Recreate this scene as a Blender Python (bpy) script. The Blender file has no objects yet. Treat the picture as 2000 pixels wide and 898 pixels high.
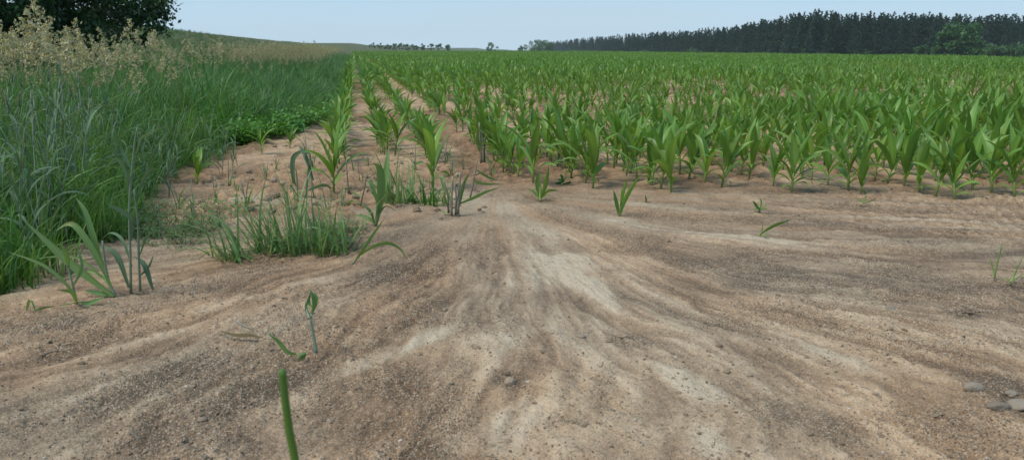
import bpy, math, random
import numpy as np
from mathutils import Vector, Matrix, Euler

random.seed(7)
rng = np.random.default_rng(7)
scene = bpy.context.scene
col = scene.collection
R = math.radians

# ------------------------------------------------------------------ camera
CAM_H, F_PX, HOR = 1.08, 1450.0, 95.0           # metres, focal length in photo pixels, photo row of the horizon
PITCH = math.atan((449 - HOR) / F_PX)
cam_data = bpy.data.cameras.new('camera')
cam_data.sensor_width = 36.0
cam_data.lens = 36.0 * F_PX / 2000.0
cam_data.clip_start = 0.05
cam_data.clip_end = 6000.0
cam = bpy.data.objects.new('camera', cam_data)
cam.location = (0, 0, CAM_H)
cam.rotation_euler = (math.pi / 2 - PITCH, 0, 0)
cam_data.dof.use_dof = True
cam_data.dof.focus_distance = 5.0
cam_data.dof.aperture_fstop = 5.0
col.objects.link(cam)
scene.camera = cam

# ------------------------------------------------------------------ sky and light
SUN_EL, SUN_AZ = R(56), R(-118)                 # thinly veiled sun, left of and behind the camera
world = bpy.data.worlds.new('World')
scene.world = world
world.use_nodes = True
wn, wl = world.node_tree.nodes, world.node_tree.links
wn.clear()
w_out = wn.new('ShaderNodeOutputWorld')
w_bg = wn.new('ShaderNodeBackground')
w_sky = wn.new('ShaderNodeTexSky')
w_sky.sky_type = 'NISHITA'
w_sky.sun_disc = False
w_sky.sun_elevation = SUN_EL
w_sky.sun_rotation = SUN_AZ
w_sky.air_density = 1.0
w_sky.dust_density = 1.5
w_sky.ozone_density = 1.5
w_tc = wn.new('ShaderNodeTexCoord')
w_map = wn.new('ShaderNodeMapping')
w_map.inputs['Scale'].default_value = (1.3, 1.3, 7.0)
w_noise = wn.new('ShaderNodeTexNoise')
w_noise.inputs['Scale'].default_value = 1.6
w_noise.inputs['Detail'].default_value = 6.0
w_noise.inputs['Roughness'].default_value = 0.55
w_rmp = wn.new('ShaderNodeValToRGB')
w_rmp.color_ramp.elements[0].position = 0.30
w_rmp.color_ramp.elements[1].position = 0.72
w_rmp.color_ramp.elements[0].color = (0.55, 0.55, 0.55, 1)
w_rmp.color_ramp.elements[1].color = (0.95, 0.95, 0.95, 1)
w_mix = wn.new('ShaderNodeMix')
w_mix.data_type = 'RGBA'
w_mix.inputs['B'].default_value = (2.9, 5.0, 7.0, 1)      # thin veil of cloud, in the sky node's own units
wl.new(w_tc.outputs['Generated'], w_map.inputs['Vector'])
wl.new(w_map.outputs['Vector'], w_noise.inputs['Vector'])
wl.new(w_noise.outputs['Fac'], w_rmp.inputs['Fac'])
wl.new(w_rmp.outputs['Color'], w_mix.inputs['Factor'])
wl.new(w_sky.outputs['Color'], w_mix.inputs['A'])
w_sep = wn.new('ShaderNodeSeparateXYZ')
w_hr = wn.new('ShaderNodeMapRange')
w_hr.interpolation_type = 'SMOOTHSTEP'
w_hr.inputs['From Min'].default_value = 0.16
w_hr.inputs['From Max'].default_value = -0.02
w_hr.inputs['To Max'].default_value = 0.75
w_mix2 = wn.new('ShaderNodeMix')
w_mix2.data_type = 'RGBA'
w_mix2.inputs['B'].default_value = (5.3, 6.6, 7.5, 1)      # milky air low over the horizon
wl.new(w_tc.outputs['Generated'], w_sep.inputs[0])
wl.new(w_sep.outputs['Z'], w_hr.inputs['Value'])
wl.new(w_hr.outputs['Result'], w_mix2.inputs['Factor'])
wl.new(w_mix.outputs['Result'], w_mix2.inputs['A'])
wl.new(w_mix2.outputs['Result'], w_bg.inputs['Color'])
wl.new(w_bg.outputs['Background'], w_out.inputs['Surface'])
w_bg.inputs['Strength'].default_value = 0.09

sun_data = bpy.data.lights.new('sun', 'SUN')
sun_data.energy = 2.25
sun_data.angle = R(22)
sun_data.color = (1.0, 0.92, 0.80)
sun = bpy.data.objects.new('sun', sun_data)
sd = Vector((math.sin(SUN_AZ) * math.cos(SUN_EL), math.cos(SUN_AZ) * math.cos(SUN_EL), math.sin(SUN_EL)))
sun.rotation_euler = (-sd).to_track_quat('-Z', 'Y').to_euler()
sun.location = sd * 50
col.objects.link(sun)

scene.view_settings.view_transform = 'Standard'
scene.view_settings.look = 'None'
scene.view_settings.exposure = 0.45
scene.view_settings.gamma = 1.0
scene.view_settings.use_curve_mapping = False
scene.render.engine = 'CYCLES'
scene.cycles.max_bounces = 6
scene.cycles.diffuse_bounces = 3
scene.cycles.glossy_bounces = 2
scene.cycles.transmission_bounces = 4
scene.cycles.volume_bounces = 1
scene.cycles.caustics_reflective = False
scene.cycles.caustics_refractive = False
scene.cycles.use_denoising = True

# ------------------------------------------------------------------ pixels -> rays
CP, SP = math.cos(PITCH), math.sin(PITCH)

def ray(px, py):
    a, b = (px - 1000) / F_PX, (py - 449) / F_PX
    return Vector((a, CP - b * SP, -SP - b * CP))

def gpt(px, py):
    """where the ray through a photo pixel meets level ground"""
    d = ray(px, py)
    t = CAM_H / -d.z
    return Vector((d.x * t, d.y * t, 0.0))

def apt(px, py, Y):
    """the point of the ray at forward distance Y"""
    d = ray(px, py)
    t = Y / d.y
    return Vector((d.x * t, Y, CAM_H + d.z * t))

# ------------------------------------------------------------------ numpy noise
def _hash(ix, iy, seed):
    h = (ix.astype(np.int64) * 374761393 + iy.astype(np.int64) * 668265263 + seed * 1442695041) & 0xFFFFFFFF
    h = ((h ^ (h >> 13)) * 1274126177) & 0xFFFFFFFF
    h = h ^ (h >> 16)
    return (h & 0xFFFFFF) / float(0xFFFFFF)

def vnoise(x, y, seed=0):
    x, y = np.asarray(x, float), np.asarray(y, float)
    ix, iy = np.floor(x), np.floor(y)
    fx, fy = x - ix, y - iy
    fx = fx * fx * fx * (fx * (fx * 6 - 15) + 10)
    fy = fy * fy * fy * (fy * (fy * 6 - 15) + 10)
    ix, iy = ix.astype(np.int64), iy.astype(np.int64)
    a, b = _hash(ix, iy, seed), _hash(ix + 1, iy, seed)
    c, d = _hash(ix, iy + 1, seed), _hash(ix + 1, iy + 1, seed)
    return (a + (b - a) * fx) * (1 - fy) + (c + (d - c) * fx) * fy

def fbm(x, y, octs=4, seed=0, gain=0.5, lac=2.03):
    s, a, t = 0.0, 1.0, 0.0
    for o in range(octs):
        s = s + a * vnoise(x, y, seed + 17 * o)
        t += a
        a *= gain
        x, y = x * lac + 13.1, y * lac + 7.7
    return s / t

def sstep(a, b, x):
    t = np.clip((x - a) / (b - a), 0, 1)
    return t * t * (3 - 2 * t)

# ------------------------------------------------------------------ the lie of the land
SLOPE = -0.2069                                  # the maize rows run away to the left: X = c + SLOPE * Y
APEX = gpt(965, 392)
EDGE_PX = [(-120, 640), (0, 573), (62, 546), (110, 505), (160, 470), (262, 470), (290, 415), (340, 352), (470, 290), (600, 252), (652, 222), (676, 195), (688, 165)]
EDGE = [gpt(*p) for p in EDGE_PX]
_ey = np.array([p.y for p in EDGE] + [400.0])
_ex = np.array([p.x for p in EDGE] + [EDGE[-1].x + SLOPE * (400 - EDGE[-1].y)])

def edge_x(Y):
    """X of the border between bare soil and the grass on the left"""
    return np.interp(Y, _ey, _ex)

FIELD_R = (52.0, 60.0)                           # a point on the far right border of the field

def right_x(Y):
    return FIELD_R[0] + SLOPE * (np.asarray(Y) - FIELD_R[1])

def land(X, Y):
    """large shapes of the ground (metres)"""
    X, Y = np.asarray(X, float), np.asarray(Y, float)
    t = edge_x(np.maximum(Y, 3)) - X
    hill = 5.0 * sstep(3, 42, t) * sstep(22, 75, Y)
    over = X - right_x(Y)
    dip = -2.2 * sstep(1, 30, over) * sstep(5, 30, Y)
    far = -3.0 * sstep(230, 420, Y) * sstep(-40, 10, X)
    fan = 0.03 * np.exp(-((X - APEX.x) ** 2 + (Y - APEX.y) ** 2) / 5.0) - 0.03
    return hill + dip + far + fan * sstep(9, 6, Y)

def flow_uv(X, Y):
    dx, dy = X - APEX.x, APEX.y + 0.7 - Y
    th = np.arctan2(dx, dy)
    r = np.sqrt(dx * dx + dy * dy) + 1e-4
    w = 1 - sstep(R(55), R(85), np.abs(th))
    return th * (r + 0.5) ** (-0.85 * w), r, th

# patches of pale silt and of dark gravel, from the photograph: (px, py, half width px, half height px, tilt deg, strength)
PALE = [(1090, 525, 66, 40, 20, 1.7), (1160, 560, 60, 24, 35, 1.3), (840, 648, 75, 15, -24, 1.3), (720, 695, 90, 14, -20, .7),
        (985, 825, 60, 40, -30, .8), (1390, 860, 50, 34, 20, .8), (930, 400, 95, 22, 5, .7), (1035, 440, 110, 16, 12, .45),
        (1365, 740, 70, 24, 25, .6), (1650, 700, 110, 16, 22, .5), (900, 860, 60, 20, -30, .5), (1700, 620, 140, 9, 14, .4),
        (1270, 440, 120, 8, 8, .6), (1360, 408, 150, 6, 5, .6), (1500, 470, 200, 7, 6, .5), (1010, 660, 60, 16, -40, .4), (300, 650, 200, 7, -14, .5),
        (550, 560, 200, 8, -14, .5), (520, 385, 150, 12, -3, .8), (800, 290, 22, 40, 0, .7), (1190, 590, 40, 22, 20, .5)]
DARK = [(1225, 655, 60, 16, 10, 1.0), (995, 740, 35, 22, 0, .8), (290, 740, 190, 26, -22, .9), (470, 770, 150, 26, -20, .8), (1950, 750, 80, 30, 15, 1.0),
        (1600, 820, 120, 34, 24, .8), (1180, 745, 22, 50, 12, .7), (1115, 730, 14, 45, 20, .6), (860, 840, 50, 50, -40, .6), (140, 620, 140, 12, -10, .6),
        (1130, 815, 60, 14, 0, .5), (1700, 440, 260, 14, 4, .55), (1900, 480, 150, 18, 4, .6), (1480, 640, 120, 14, 20, .4), (600, 620, 120, 14, -20, .45),
        (930, 500, 60, 26, -30, .5), (780, 530, 110, 22, -10, .55), (1440, 560, 60, 12, 10, .4), (1880, 605, 45, 12, 5, .9), (1320, 680, 70, 14, 25, .5)]

def to_px(X, Y):
    yc = Y * CP + CAM_H * SP
    zc = -CAM_H * CP + Y * SP
    yc = np.maximum(yc, 0.05)
    return 1000 + F_PX * X / yc, 449 - F_PX * zc / yc

def blobs(X, Y, table, seed):
    px, py = to_px(X, Y)
    u, r, th = flow_uv(X, Y)
    n = .6 * (fbm(X * 9, Y * 9, 4, seed) - 0.5) + .9 * (fbm(u * 60, r * 2.2, 3, seed + 3) - .5)
    s = np.zeros_like(px)
    for cx, cy, hw, hh, tilt, k in table:
        c, sn = math.cos(R(tilt)), math.sin(R(tilt))
        a = ((px - cx) * c + (py - cy) * sn) / hw
        b = (-(px - cx) * sn + (py - cy) * c) / hh
        d = np.sqrt(a * a + b * b) + n * 1.1
        s = np.maximum(s, k * sstep(1.45, 0.35, d))
    return s

def ground_fields(X, Y):
    """height and sediment masks at points of the ground"""
    u, r, th = flow_uv(X, Y)
    wu = u + 0.028 * (fbm(X * 1.2, Y * 1.2, 2, 5) - .5) + .0025 * (fbm(X * 7, Y * 7, 3, 6) - .5)
    rr = r * 1.0
    s1 = fbm(wu * 5.0, rr * 0.55, 4, 11)
    s2 = fbm(wu * 15.0 + 3, rr * 0.9, 3, 23)
    s3 = fbm(wu * 46.0, rr * 1.8, 3, 31)
    s4 = fbm(wu * 150.0, rr * 3.0, 3, 37)
    s5 = fbm(wu * 420.0, rr * 6.0, 2, 39)
    g1 = fbm(X * 22, Y * 22, 4, 41)
    g2 = fbm(X * 70, Y * 70, 3, 47)
    edge_t = X - edge_x(np.maximum(Y, 2.5)) + 0.25 * (fbm(X * 2.2, Y * 2.2, 3, 53) - .5)
    veg = np.maximum(sstep(0.10, -0.25, edge_t), np.maximum(sstep(196, 206, Y), sstep(0, 2, X - right_x(Y)) * sstep(4, 8, Y)))
    front = 5.75 + 0.5 * (fbm(X * 1.1, Y * .8, 3, 61) - .5)
    fieldm = sstep(-0.1, 0.7, Y - front)
    pale = blobs(X, Y, PALE, 71) * (Y < 9)
    dark = blobs(X, Y, DARK, 73) * (Y < 9)
    gravel = np.clip(sstep(.44, .66, .55 * fbm(wu * 26 + 9, rr * .9, 4, 83) + .45 * fbm(X * 3, Y * 3, 4, 85)) * .8 + dark * .6 - pale * .8, 0, 1)
    patch = fbm(X * 4.5, Y * 4.5, 5, 43)
    calm = .10 + .90 * sstep(.9, 3.0, r)
    tone = 0.44 + .10 * (1 - calm) + calm * (.45 * (s1 - .5) + .50 * (s2 - .5) + .60 * (s3 - .5) + .70 * (s4 - .5) + .50 * (s5 - .5)) + .5 * (patch - .5) + .34 * pale - .24 * dark - .10 * gravel
    warm = np.clip(0.5 + 2.2 * (fbm(wu * 22 + 31, rr * .7, 4, 91) - .5) - .7 * pale - .4 * dark, 0, 1)
    # small scarps cut by the runoff, following the flow
    saw = (wu * 14 + 1.6 * fbm(wu * 6, rr * .7, 3, 97)) % 1.0
    scarp = sstep(0, .10, saw) * sstep(1.0, .25, saw) * sstep(.42, .62, fbm(X * 2.1, Y * 2.1, 3, 101))
    h_fan = .024 * (patch - .5) + calm * (.024 * (s1 - .5) + .020 * (s2 - .5) + .018 * (s3 - .5) + .014 * (s4 - .5) + .007 * (s5 - .5) + .017 * scarp) + (.010 + .014 * gravel) * (g1 - .5) + (.006 + .010 * gravel) * (g2 - .5)
    # crusted, cloddy soil between the rows, smoothed where silt settled
    c1 = fbm(X * 5, Y * 5, 4, 113)
    c2 = fbm(X * 14, Y * 14, 4, 127)
    left = sstep(1.0, .3, np.abs(X - gpt(560, 380).x) / 1.5) * sstep(1.0, .3, np.abs(Y - 5.9) / 1.9)   # cloddy corner at the left
    silt = sstep(.46, .60, fbm(X * .9 + 4, Y * .5, 3, 131) + .12 * pale) * (1 - .7 * left)
    h_soil = (1 - .75 * silt) * (.07 * (c1 - .5) + (.06 + .06 * left) * (c2 - .5)) + .004 * (g2 - .5)
    row = ((X - SLOPE * Y - ROW_C) / ROW_DX + .5) % 1.0 - .5
    h_soil = h_soil + .025 * np.exp(-(row / .16) ** 2) * sstep(6, 9, Y)
    soil = np.clip(np.maximum(fieldm, left * sstep(.36, .50, c1 + .1 * (c2 - .5))), 0, 1)
    h = h_fan * (1 - soil) + h_soil * soil
    tone = tone * (1 - soil) + soil * (.30 + .42 * silt + .9 * (c2 - .5) + .5 * (c1 - .5) + .3 * pale)
    warm = warm * (1 - soil) + soil * np.clip(.75 - .4 * silt, 0, 1)
    gravel = gravel * (1 - soil) + soil * .35 * (1 - silt)
    return h, np.clip(tone, 0, 1), warm, gravel, soil, veg

ROW_C = gpt(1032, 362).x - SLOPE * gpt(1032, 362).y
ROW_DX = 0.51

def gz(x, y):
    """ground height under a point"""
    xa, ya = np.array([x], float), np.array([y], float)
    return float(land(xa, ya)[0] + ground_fields(xa, ya)[0][0])

def on_ground(px, py):
    p = gpt(px, py)
    p.z = gz(p.x, p.y)
    return p

# ------------------------------------------------------------------ materials
def new_mat(name):
    m = bpy.data.materials.new(name)
    m.use_nodes = True
    n = m.node_tree.nodes
    n.clear()
    return m, n, m.node_tree.links

def leaf_mat(name, base, tip, rib=None, dead=None, var=.25, trans=.3, rough=.45, hue=.03, spec=.4):
    """leaf: colour from base to tip, paler midrib, each plant a little different, light through the blade"""
    m, n, l = new_mat(name)
    out = n.new('ShaderNodeOutputMaterial')
    at = n.new('ShaderNodeAttribute'); at.attribute_name = 'blade'
    sep = n.new('ShaderNodeSeparateColor')
    l.new(at.outputs['Color'], sep.inputs['Color'])
    mx = n.new('ShaderNodeMix'); mx.data_type = 'RGBA'
    mx.inputs['A'].default_value = (*base, 1); mx.inputs['B'].default_value = (*tip, 1)
    l.new(sep.outputs['Green'], mx.inputs['Factor'])
    cur = mx.outputs['Result']
    if rib:
        rp = n.new('ShaderNodeMapRange')
        rp.inputs['From Min'].default_value = .0; rp.inputs['From Max'].default_value = .35
        rp.inputs['To Min'].default_value = .55; rp.inputs['To Max'].default_value = 0
        l.new(sep.outputs['Red'], rp.inputs['Value'])
        m2 = n.new('ShaderNodeMix'); m2.data_type = 'RGBA'
        l.new(rp.outputs['Result'], m2.inputs['Factor']); l.new(cur, m2.inputs['A'])
        m2.inputs['B'].default_value = (*rib, 1)
        cur = m2.outputs['Result']
    geo = n.new('ShaderNodeNewGeometry')
    nz = n.new('ShaderNodeTexNoise'); nz.inputs['Scale'].default_value = 9.0; nz.inputs['Detail'].default_value = 3
    l.new(geo.outputs['Position'], nz.inputs['Vector'])
    if dead:
        dr = n.new('ShaderNodeMapRange')
        dr.inputs['From Min'].default_value = .60; dr.inputs['From Max'].default_value = .72
        dr.inputs['To Max'].default_value = .8
        l.new(nz.outputs['Fac'], dr.inputs['Value'])
        m3 = n.new('ShaderNodeMix'); m3.data_type = 'RGBA'
        l.new(dr.outputs['Result'], m3.inputs['Factor']); l.new(cur, m3.inputs['A'])
        m3.inputs['B'].default_value = (*dead, 1)
        cur = m3.outputs['Result']
    oi = n.new('ShaderNodeObjectInfo')
    add = n.new('ShaderNodeMath'); add.operation = 'ADD'
    l.new(oi.outputs['Random'], add.inputs[0]); l.new(sep.outputs['Blue'], add.inputs[1])
    hs = n.new('ShaderNodeHueSaturation')
    hr = n.new('ShaderNodeMapRange'); hr.inputs['From Max'].default_value = 2
    hr.inputs['To Min'].default_value = .5 - hue; hr.inputs['To Max'].default_value = .5 + hue
    l.new(add.outputs[0], hr.inputs['Value']); l.new(hr.outputs['Result'], hs.inputs['Hue'])
    vr = n.new('ShaderNodeMapRange')
    vr.inputs['To Min'].default_value = 1 - var; vr.inputs['To Max'].default_value = 1 + var
    fr = n.new('ShaderNodeMath'); fr.operation = 'FRACT'
    ml = n.new('ShaderNodeMath'); ml.operation = 'MULTIPLY'; ml.inputs[1].default_value = 3.7
    l.new(add.outputs[0], ml.inputs[0]); l.new(ml.outputs[0], fr.inputs[0])
    l.new(fr.outputs[0], vr.inputs['Value']); l.new(vr.outputs['Result'], hs.inputs['Value'])
    l.new(cur, hs.inputs['Color'])
    pb = n.new('ShaderNodeBsdfPrincipled')
    pb.inputs['Roughness'].default_value = rough
    pb.inputs['Specular IOR Level'].default_value = spec
    l.new(hs.outputs['Color'], pb.inputs['Base Color'])
    if trans > 0:
        tr = n.new('ShaderNodeBsdfTranslucent')
        ty = n.new('ShaderNodeMix'); ty.data_type = 'RGBA'; ty.blend_type = 'MULTIPLY'; ty.inputs['Factor'].default_value = 1
        l.new(hs.outputs['Color'], ty.inputs['A']); ty.inputs['B'].default_value = (1.5, 1.45, .7, 1)
        l.new(ty.outputs['Result'], tr.inputs['Color'])
        ms = n.new('ShaderNodeMixShader'); ms.inputs['Fac'].default_value = trans
        l.new(pb.outputs[0], ms.inputs[1]); l.new(tr.outputs[0], ms.inputs[2])
        l.new(ms.outputs[0], out.inputs['Surface'])
    else:
        l.new(pb.outputs[0], out.inputs['Surface'])
    return m

M = {}
M['maize'] = leaf_mat('maize_leaf', (.165, .285, .042), (.120, .240, .046), rib=(.23, .36, .11), var=.25, trans=.32, rough=.42, hue=.018)
M['maize_stalk'] = leaf_mat('maize_stalk', (.24, .30, .10), (.11, .22, .04), var=.15, trans=0, rough=.5, hue=.01)
M['rye'] = leaf_mat('rye_leaf', (.095, .170, .092), (.125, .200, .120), rib=(.16, .23, .15), var=.25, trans=.25, rough=.6, hue=.02, spec=.2)
M['rye_green'] = leaf_mat('rye_leaf_green', (.160, .270, .075), (.135, .240, .085), rib=(.20, .31, .14), dead=(.22, .20, .06), var=.2, trans=.28, rough=.5, hue=.02)
M['rye_stem'] = leaf_mat('rye_stem', (.19, .24, .16), (.14, .20, .13), var=.2, trans=0, rough=.55, hue=.01)
M['rye_ear'] = leaf_mat('rye_ear', (.13, .19, .12), (.19, .23, .13), var=.2, trans=.1, rough=.6, hue=.01)
M['grass'] = leaf_mat('grass_blade', (.080, .200, .030), (.100, .230, .050), var=.3, trans=.3, rough=.5, hue=.03)
M['grass_dark'] = leaf_mat('grass_blade_dark', (.060, .150, .042), (.085, .180, .068), var=.3, trans=.25, rough=.5, hue=.02)
M['meadow'] = leaf_mat('meadow_blade', (.060, .140, .028), (.080, .150, .045), var=.25, trans=.3, rough=.55, hue=.03)
M['weed'] = leaf_mat('weed_leaf', (.095, .240, .030), (.105, .265, .036), var=.3, trans=.3, rough=.5, hue=.02)
M['weed_dull'] = leaf_mat('weed_leaf_dull', (.070, .150, .034), (.080, .165, .045), var=.3, trans=.25, rough=.55, hue=.02)
M['panicle'] = leaf_mat('grass_panicle', (.36, .34, .20), (.52, .46, .31), var=.35, trans=.25, rough=.7, hue=.015)
M['culm'] = leaf_mat('grass_culm', (.09, .15, .05), (.20, .21, .10), var=.2, trans=0, rough=.6, hue=.02)
M['straw'] = leaf_mat('straw', (.58, .47, .29), (.50, .39, .23), var=.25, trans=.1, rough=.6, hue=.01)
M['straw_pale'] = leaf_mat('straw_pale', (.62, .58, .48), (.55, .50, .40), var=.15, trans=.05, rough=.6, hue=.01)
M['dead_stalk'] = leaf_mat('dead_stalk', (.17, .15, .11), (.26, .24, .17), var=.25, trans=0, rough=.7, hue=.015)
M['tree_leaf'] = leaf_mat('tree_leaf', (.030, .072, .020), (.036, .090, .024), var=.35, trans=.22, rough=.45, hue=.025)
M['bush_leaf'] = leaf_mat('bush_leaf', (.050, .120, .030), (.062, .145, .038), var=.35, trans=.2, rough=.5, hue=.02)
M['pine'] = leaf_mat('pine_needles', (.028, .064, .042), (.038, .082, .050), var=.35, trans=.05, rough=.65, hue=.02, spec=.2)
M['bark'] = leaf_mat('bark', (.10, .075, .055), (.13, .08, .05), var=.2, trans=0, rough=.9, hue=.01)

def stone_mat(name, a, b):
    m, n, l = new_mat(name)
    out = n.new('ShaderNodeOutputMaterial')
    pb = n.new('ShaderNodeBsdfPrincipled'); pb.inputs['Roughness'].default_value = .9
    pb.inputs['Specular IOR Level'].default_value = .2
    oi = n.new('ShaderNodeObjectInfo')
    tc = n.new('ShaderNodeTexCoord')
    nz = n.new('ShaderNodeTexNoise'); nz.inputs['Scale'].default_value = 1.2; nz.inputs['Detail'].default_value = 6
    l.new(tc.outputs['Object'], nz.inputs['Vector'])
    ad = n.new('ShaderNodeMath'); ad.operation = 'MULTIPLY_ADD'; ad.inputs[1].default_value = .9
    l.new(nz.outputs['Fac'], ad.inputs[0])
    sc = n.new('ShaderNodeMath'); sc.operation = 'MULTIPLY_ADD'; sc.inputs[1].default_value = .9; sc.inputs[2].default_value = -.4
    l.new(oi.outputs['Random'], sc.inputs[0]); l.new(sc.outputs[0], ad.inputs[2])
    mx = n.new('ShaderNodeMix'); mx.data_type = 'RGBA'
    mx.inputs['A'].default_value = (*a, 1); mx.inputs['B'].default_value = (*b, 1)
    l.new(ad.outputs[0], mx.inputs['Factor'])
    l.new(mx.outputs['Result'], pb.inputs['Base Color'])
    bp = n.new('ShaderNodeBump'); bp.inputs['Strength'].default_value = .5; bp.inputs['Distance'].default_value = .01
    n2 = n.new('ShaderNodeTexNoise'); n2.inputs['Scale'].default_value = 6; n2.inputs['Detail'].default_value = 5
    l.new(tc.outputs['Object'], n2.inputs['Vector']); l.new(n2.outputs['Fac'], bp.inputs['Height'])
    l.new(bp.outputs['Normal'], pb.inputs['Normal'])
    l.new(pb.outputs[0], out.inputs['Surface'])
    return m

M['clod'] = stone_mat('soil_clod', (.21, .155, .108), (.36, .275, .195))
M['stone'] = stone_mat('grey_stone', (.20, .165, .130), (.31, .26, .205))
M['pale_stone'] = stone_mat('pale_stone', (.40, .36, .30), (.60, .55, .48))
M['grit'] = stone_mat('grit', (.13, .098, .070), (.42, .34, .25))

def ground_mat():
    m, n, l = new_mat('sandy_soil')
    out = n.new('ShaderNodeOutputMaterial')
    pb = n.new('ShaderNodeBsdfPrincipled')
    pb.inputs['Roughness'].default_value = .92
    pb.inputs['Specular IOR Level'].default_value = .15
    def attr(name):
        a = n.new('ShaderNodeAttribute'); a.attribute_name = name
        return a.outputs['Fac']
    geo = n.new('ShaderNodeNewGeometry')
    def noise(scale, detail=4, rough=.6):
        t = n.new('ShaderNodeTexNoise')
        t.inputs['Scale'].default_value = scale; t.inputs['Detail'].default_value = detail; t.inputs['Roughness'].default_value = rough
        l.new(geo.outputs['Position'], t.inputs['Vector'])
        return t.outputs['Fac']
    def math_(op, a, b, c=None):
        x = n.new('ShaderNodeMath'); x.operation = op
        for i, v in enumerate((a, b, c)):
            if v is None: continue
            if isinstance(v, (int, float)): x.inputs[i].default_value = v
            else: l.new(v, x.inputs[i])
        return x.outputs[0]
    def mix(f, a, b, mode='MIX'):
        x = n.new('ShaderNodeMix'); x.data_type = 'RGBA'; x.blend_type = mode
        for k, v in (('Factor', f), ('A', a), ('B', b)):
            if isinstance(v, (int, float)): x.inputs[k].default_value = v
            elif isinstance(v, tuple): x.inputs[k].default_value = (*v, 1)
            else: l.new(v, x.inputs[k])
        return x.outputs['Result']
    tone, warm, grav, soil, veg = (attr(k) for k in ('tone', 'warm', 'gravel', 'soil', 'veg'))
    fine = noise(160, 3); mid = noise(34, 4); big = noise(5, 4)
    t = math_('ADD', tone, math_('MULTIPLY', math_('SUBTRACT', fine, .5), .95))
    t = math_('ADD', t, math_('MULTIPLY', math_('SUBTRACT', mid, .5), .55))
    t = math_('ADD', t, math_('MULTIPLY', math_('SUBTRACT', big, .5), .25))
    rp = n.new('ShaderNodeValToRGB')
    cr = rp.color_ramp
    cr.elements[0].position = .05; cr.elements[0].color = (.135, .100, .070, 1)
    cr.elements[1].position = .98; cr.elements[1].color = (.475, .392, .288, 1)
    e = cr.elements.new(.35); e.color = (.238, .176, .120, 1)
    e = cr.elements.new(.62); e.color = (.335, .255, .175, 1)
    l.new(t, rp.inputs['Fac'])
    c = mix(math_('MULTIPLY', warm, .65), rp.outputs['Color'], mix(1.0, rp.outputs['Color'], (1.12, .90, .73), 'MULTIPLY'))
    # grains: single bright and dark ones
    vo = n.new('ShaderNodeTexVoronoi'); vo.inputs['Scale'].default_value = 230
    l.new(geo.outputs['Position'], vo.inputs['Vector'])
    sp = n.new('ShaderNodeSeparateColor'); l.new(vo.outputs['Color'], sp.inputs['Color'])
    gk = math_('ADD', math_('MULTIPLY', grav, .6), .4)
    lo = math_('MULTIPLY', math_('LESS_THAN', sp.outputs['Red'], .20), gk)
    hi = math_('MULTIPLY', math_('GREATER_THAN', sp.outputs['Red'], .86), gk)
    c = mix(math_('MULTIPLY', lo, .65), c, (.105, .078, .055))
    c = mix(math_('MULTIPLY', hi, .65), c, (.52, .44, .34))
    c = mix(math_('MULTIPLY', soil, .48), c, mix(1.0, c, (.98, .80, .66), 'MULTIPLY'))
    c = mix(math_('MULTIPLY', veg, .9), c, (.060, .085, .028))
    l.new(c, pb.inputs['Base Color'])
    b1 = n.new('ShaderNodeBump'); b1.inputs['Distance'].default_value = .006
    l.new(math_('ADD', math_('MULTIPLY', grav, .5), .5), b1.inputs['Strength'])
    l.new(math_('ADD', math_('MULTIPLY', vo.outputs['Distance'], -.6), fine), b1.inputs['Height'])
    b2 = n.new('ShaderNodeBump'); b2.inputs['Distance'].default_value = .010; b2.inputs['Strength'].default_value = .55
    l.new(mid, b2.inputs['Height']); l.new(b1.outputs['Normal'], b2.inputs['Normal'])
    l.new(b2.outputs['Normal'], pb.inputs['Normal'])
    l.new(pb.outputs[0], out.inputs['Surface'])
    return m

M['ground'] = ground_mat()

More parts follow.
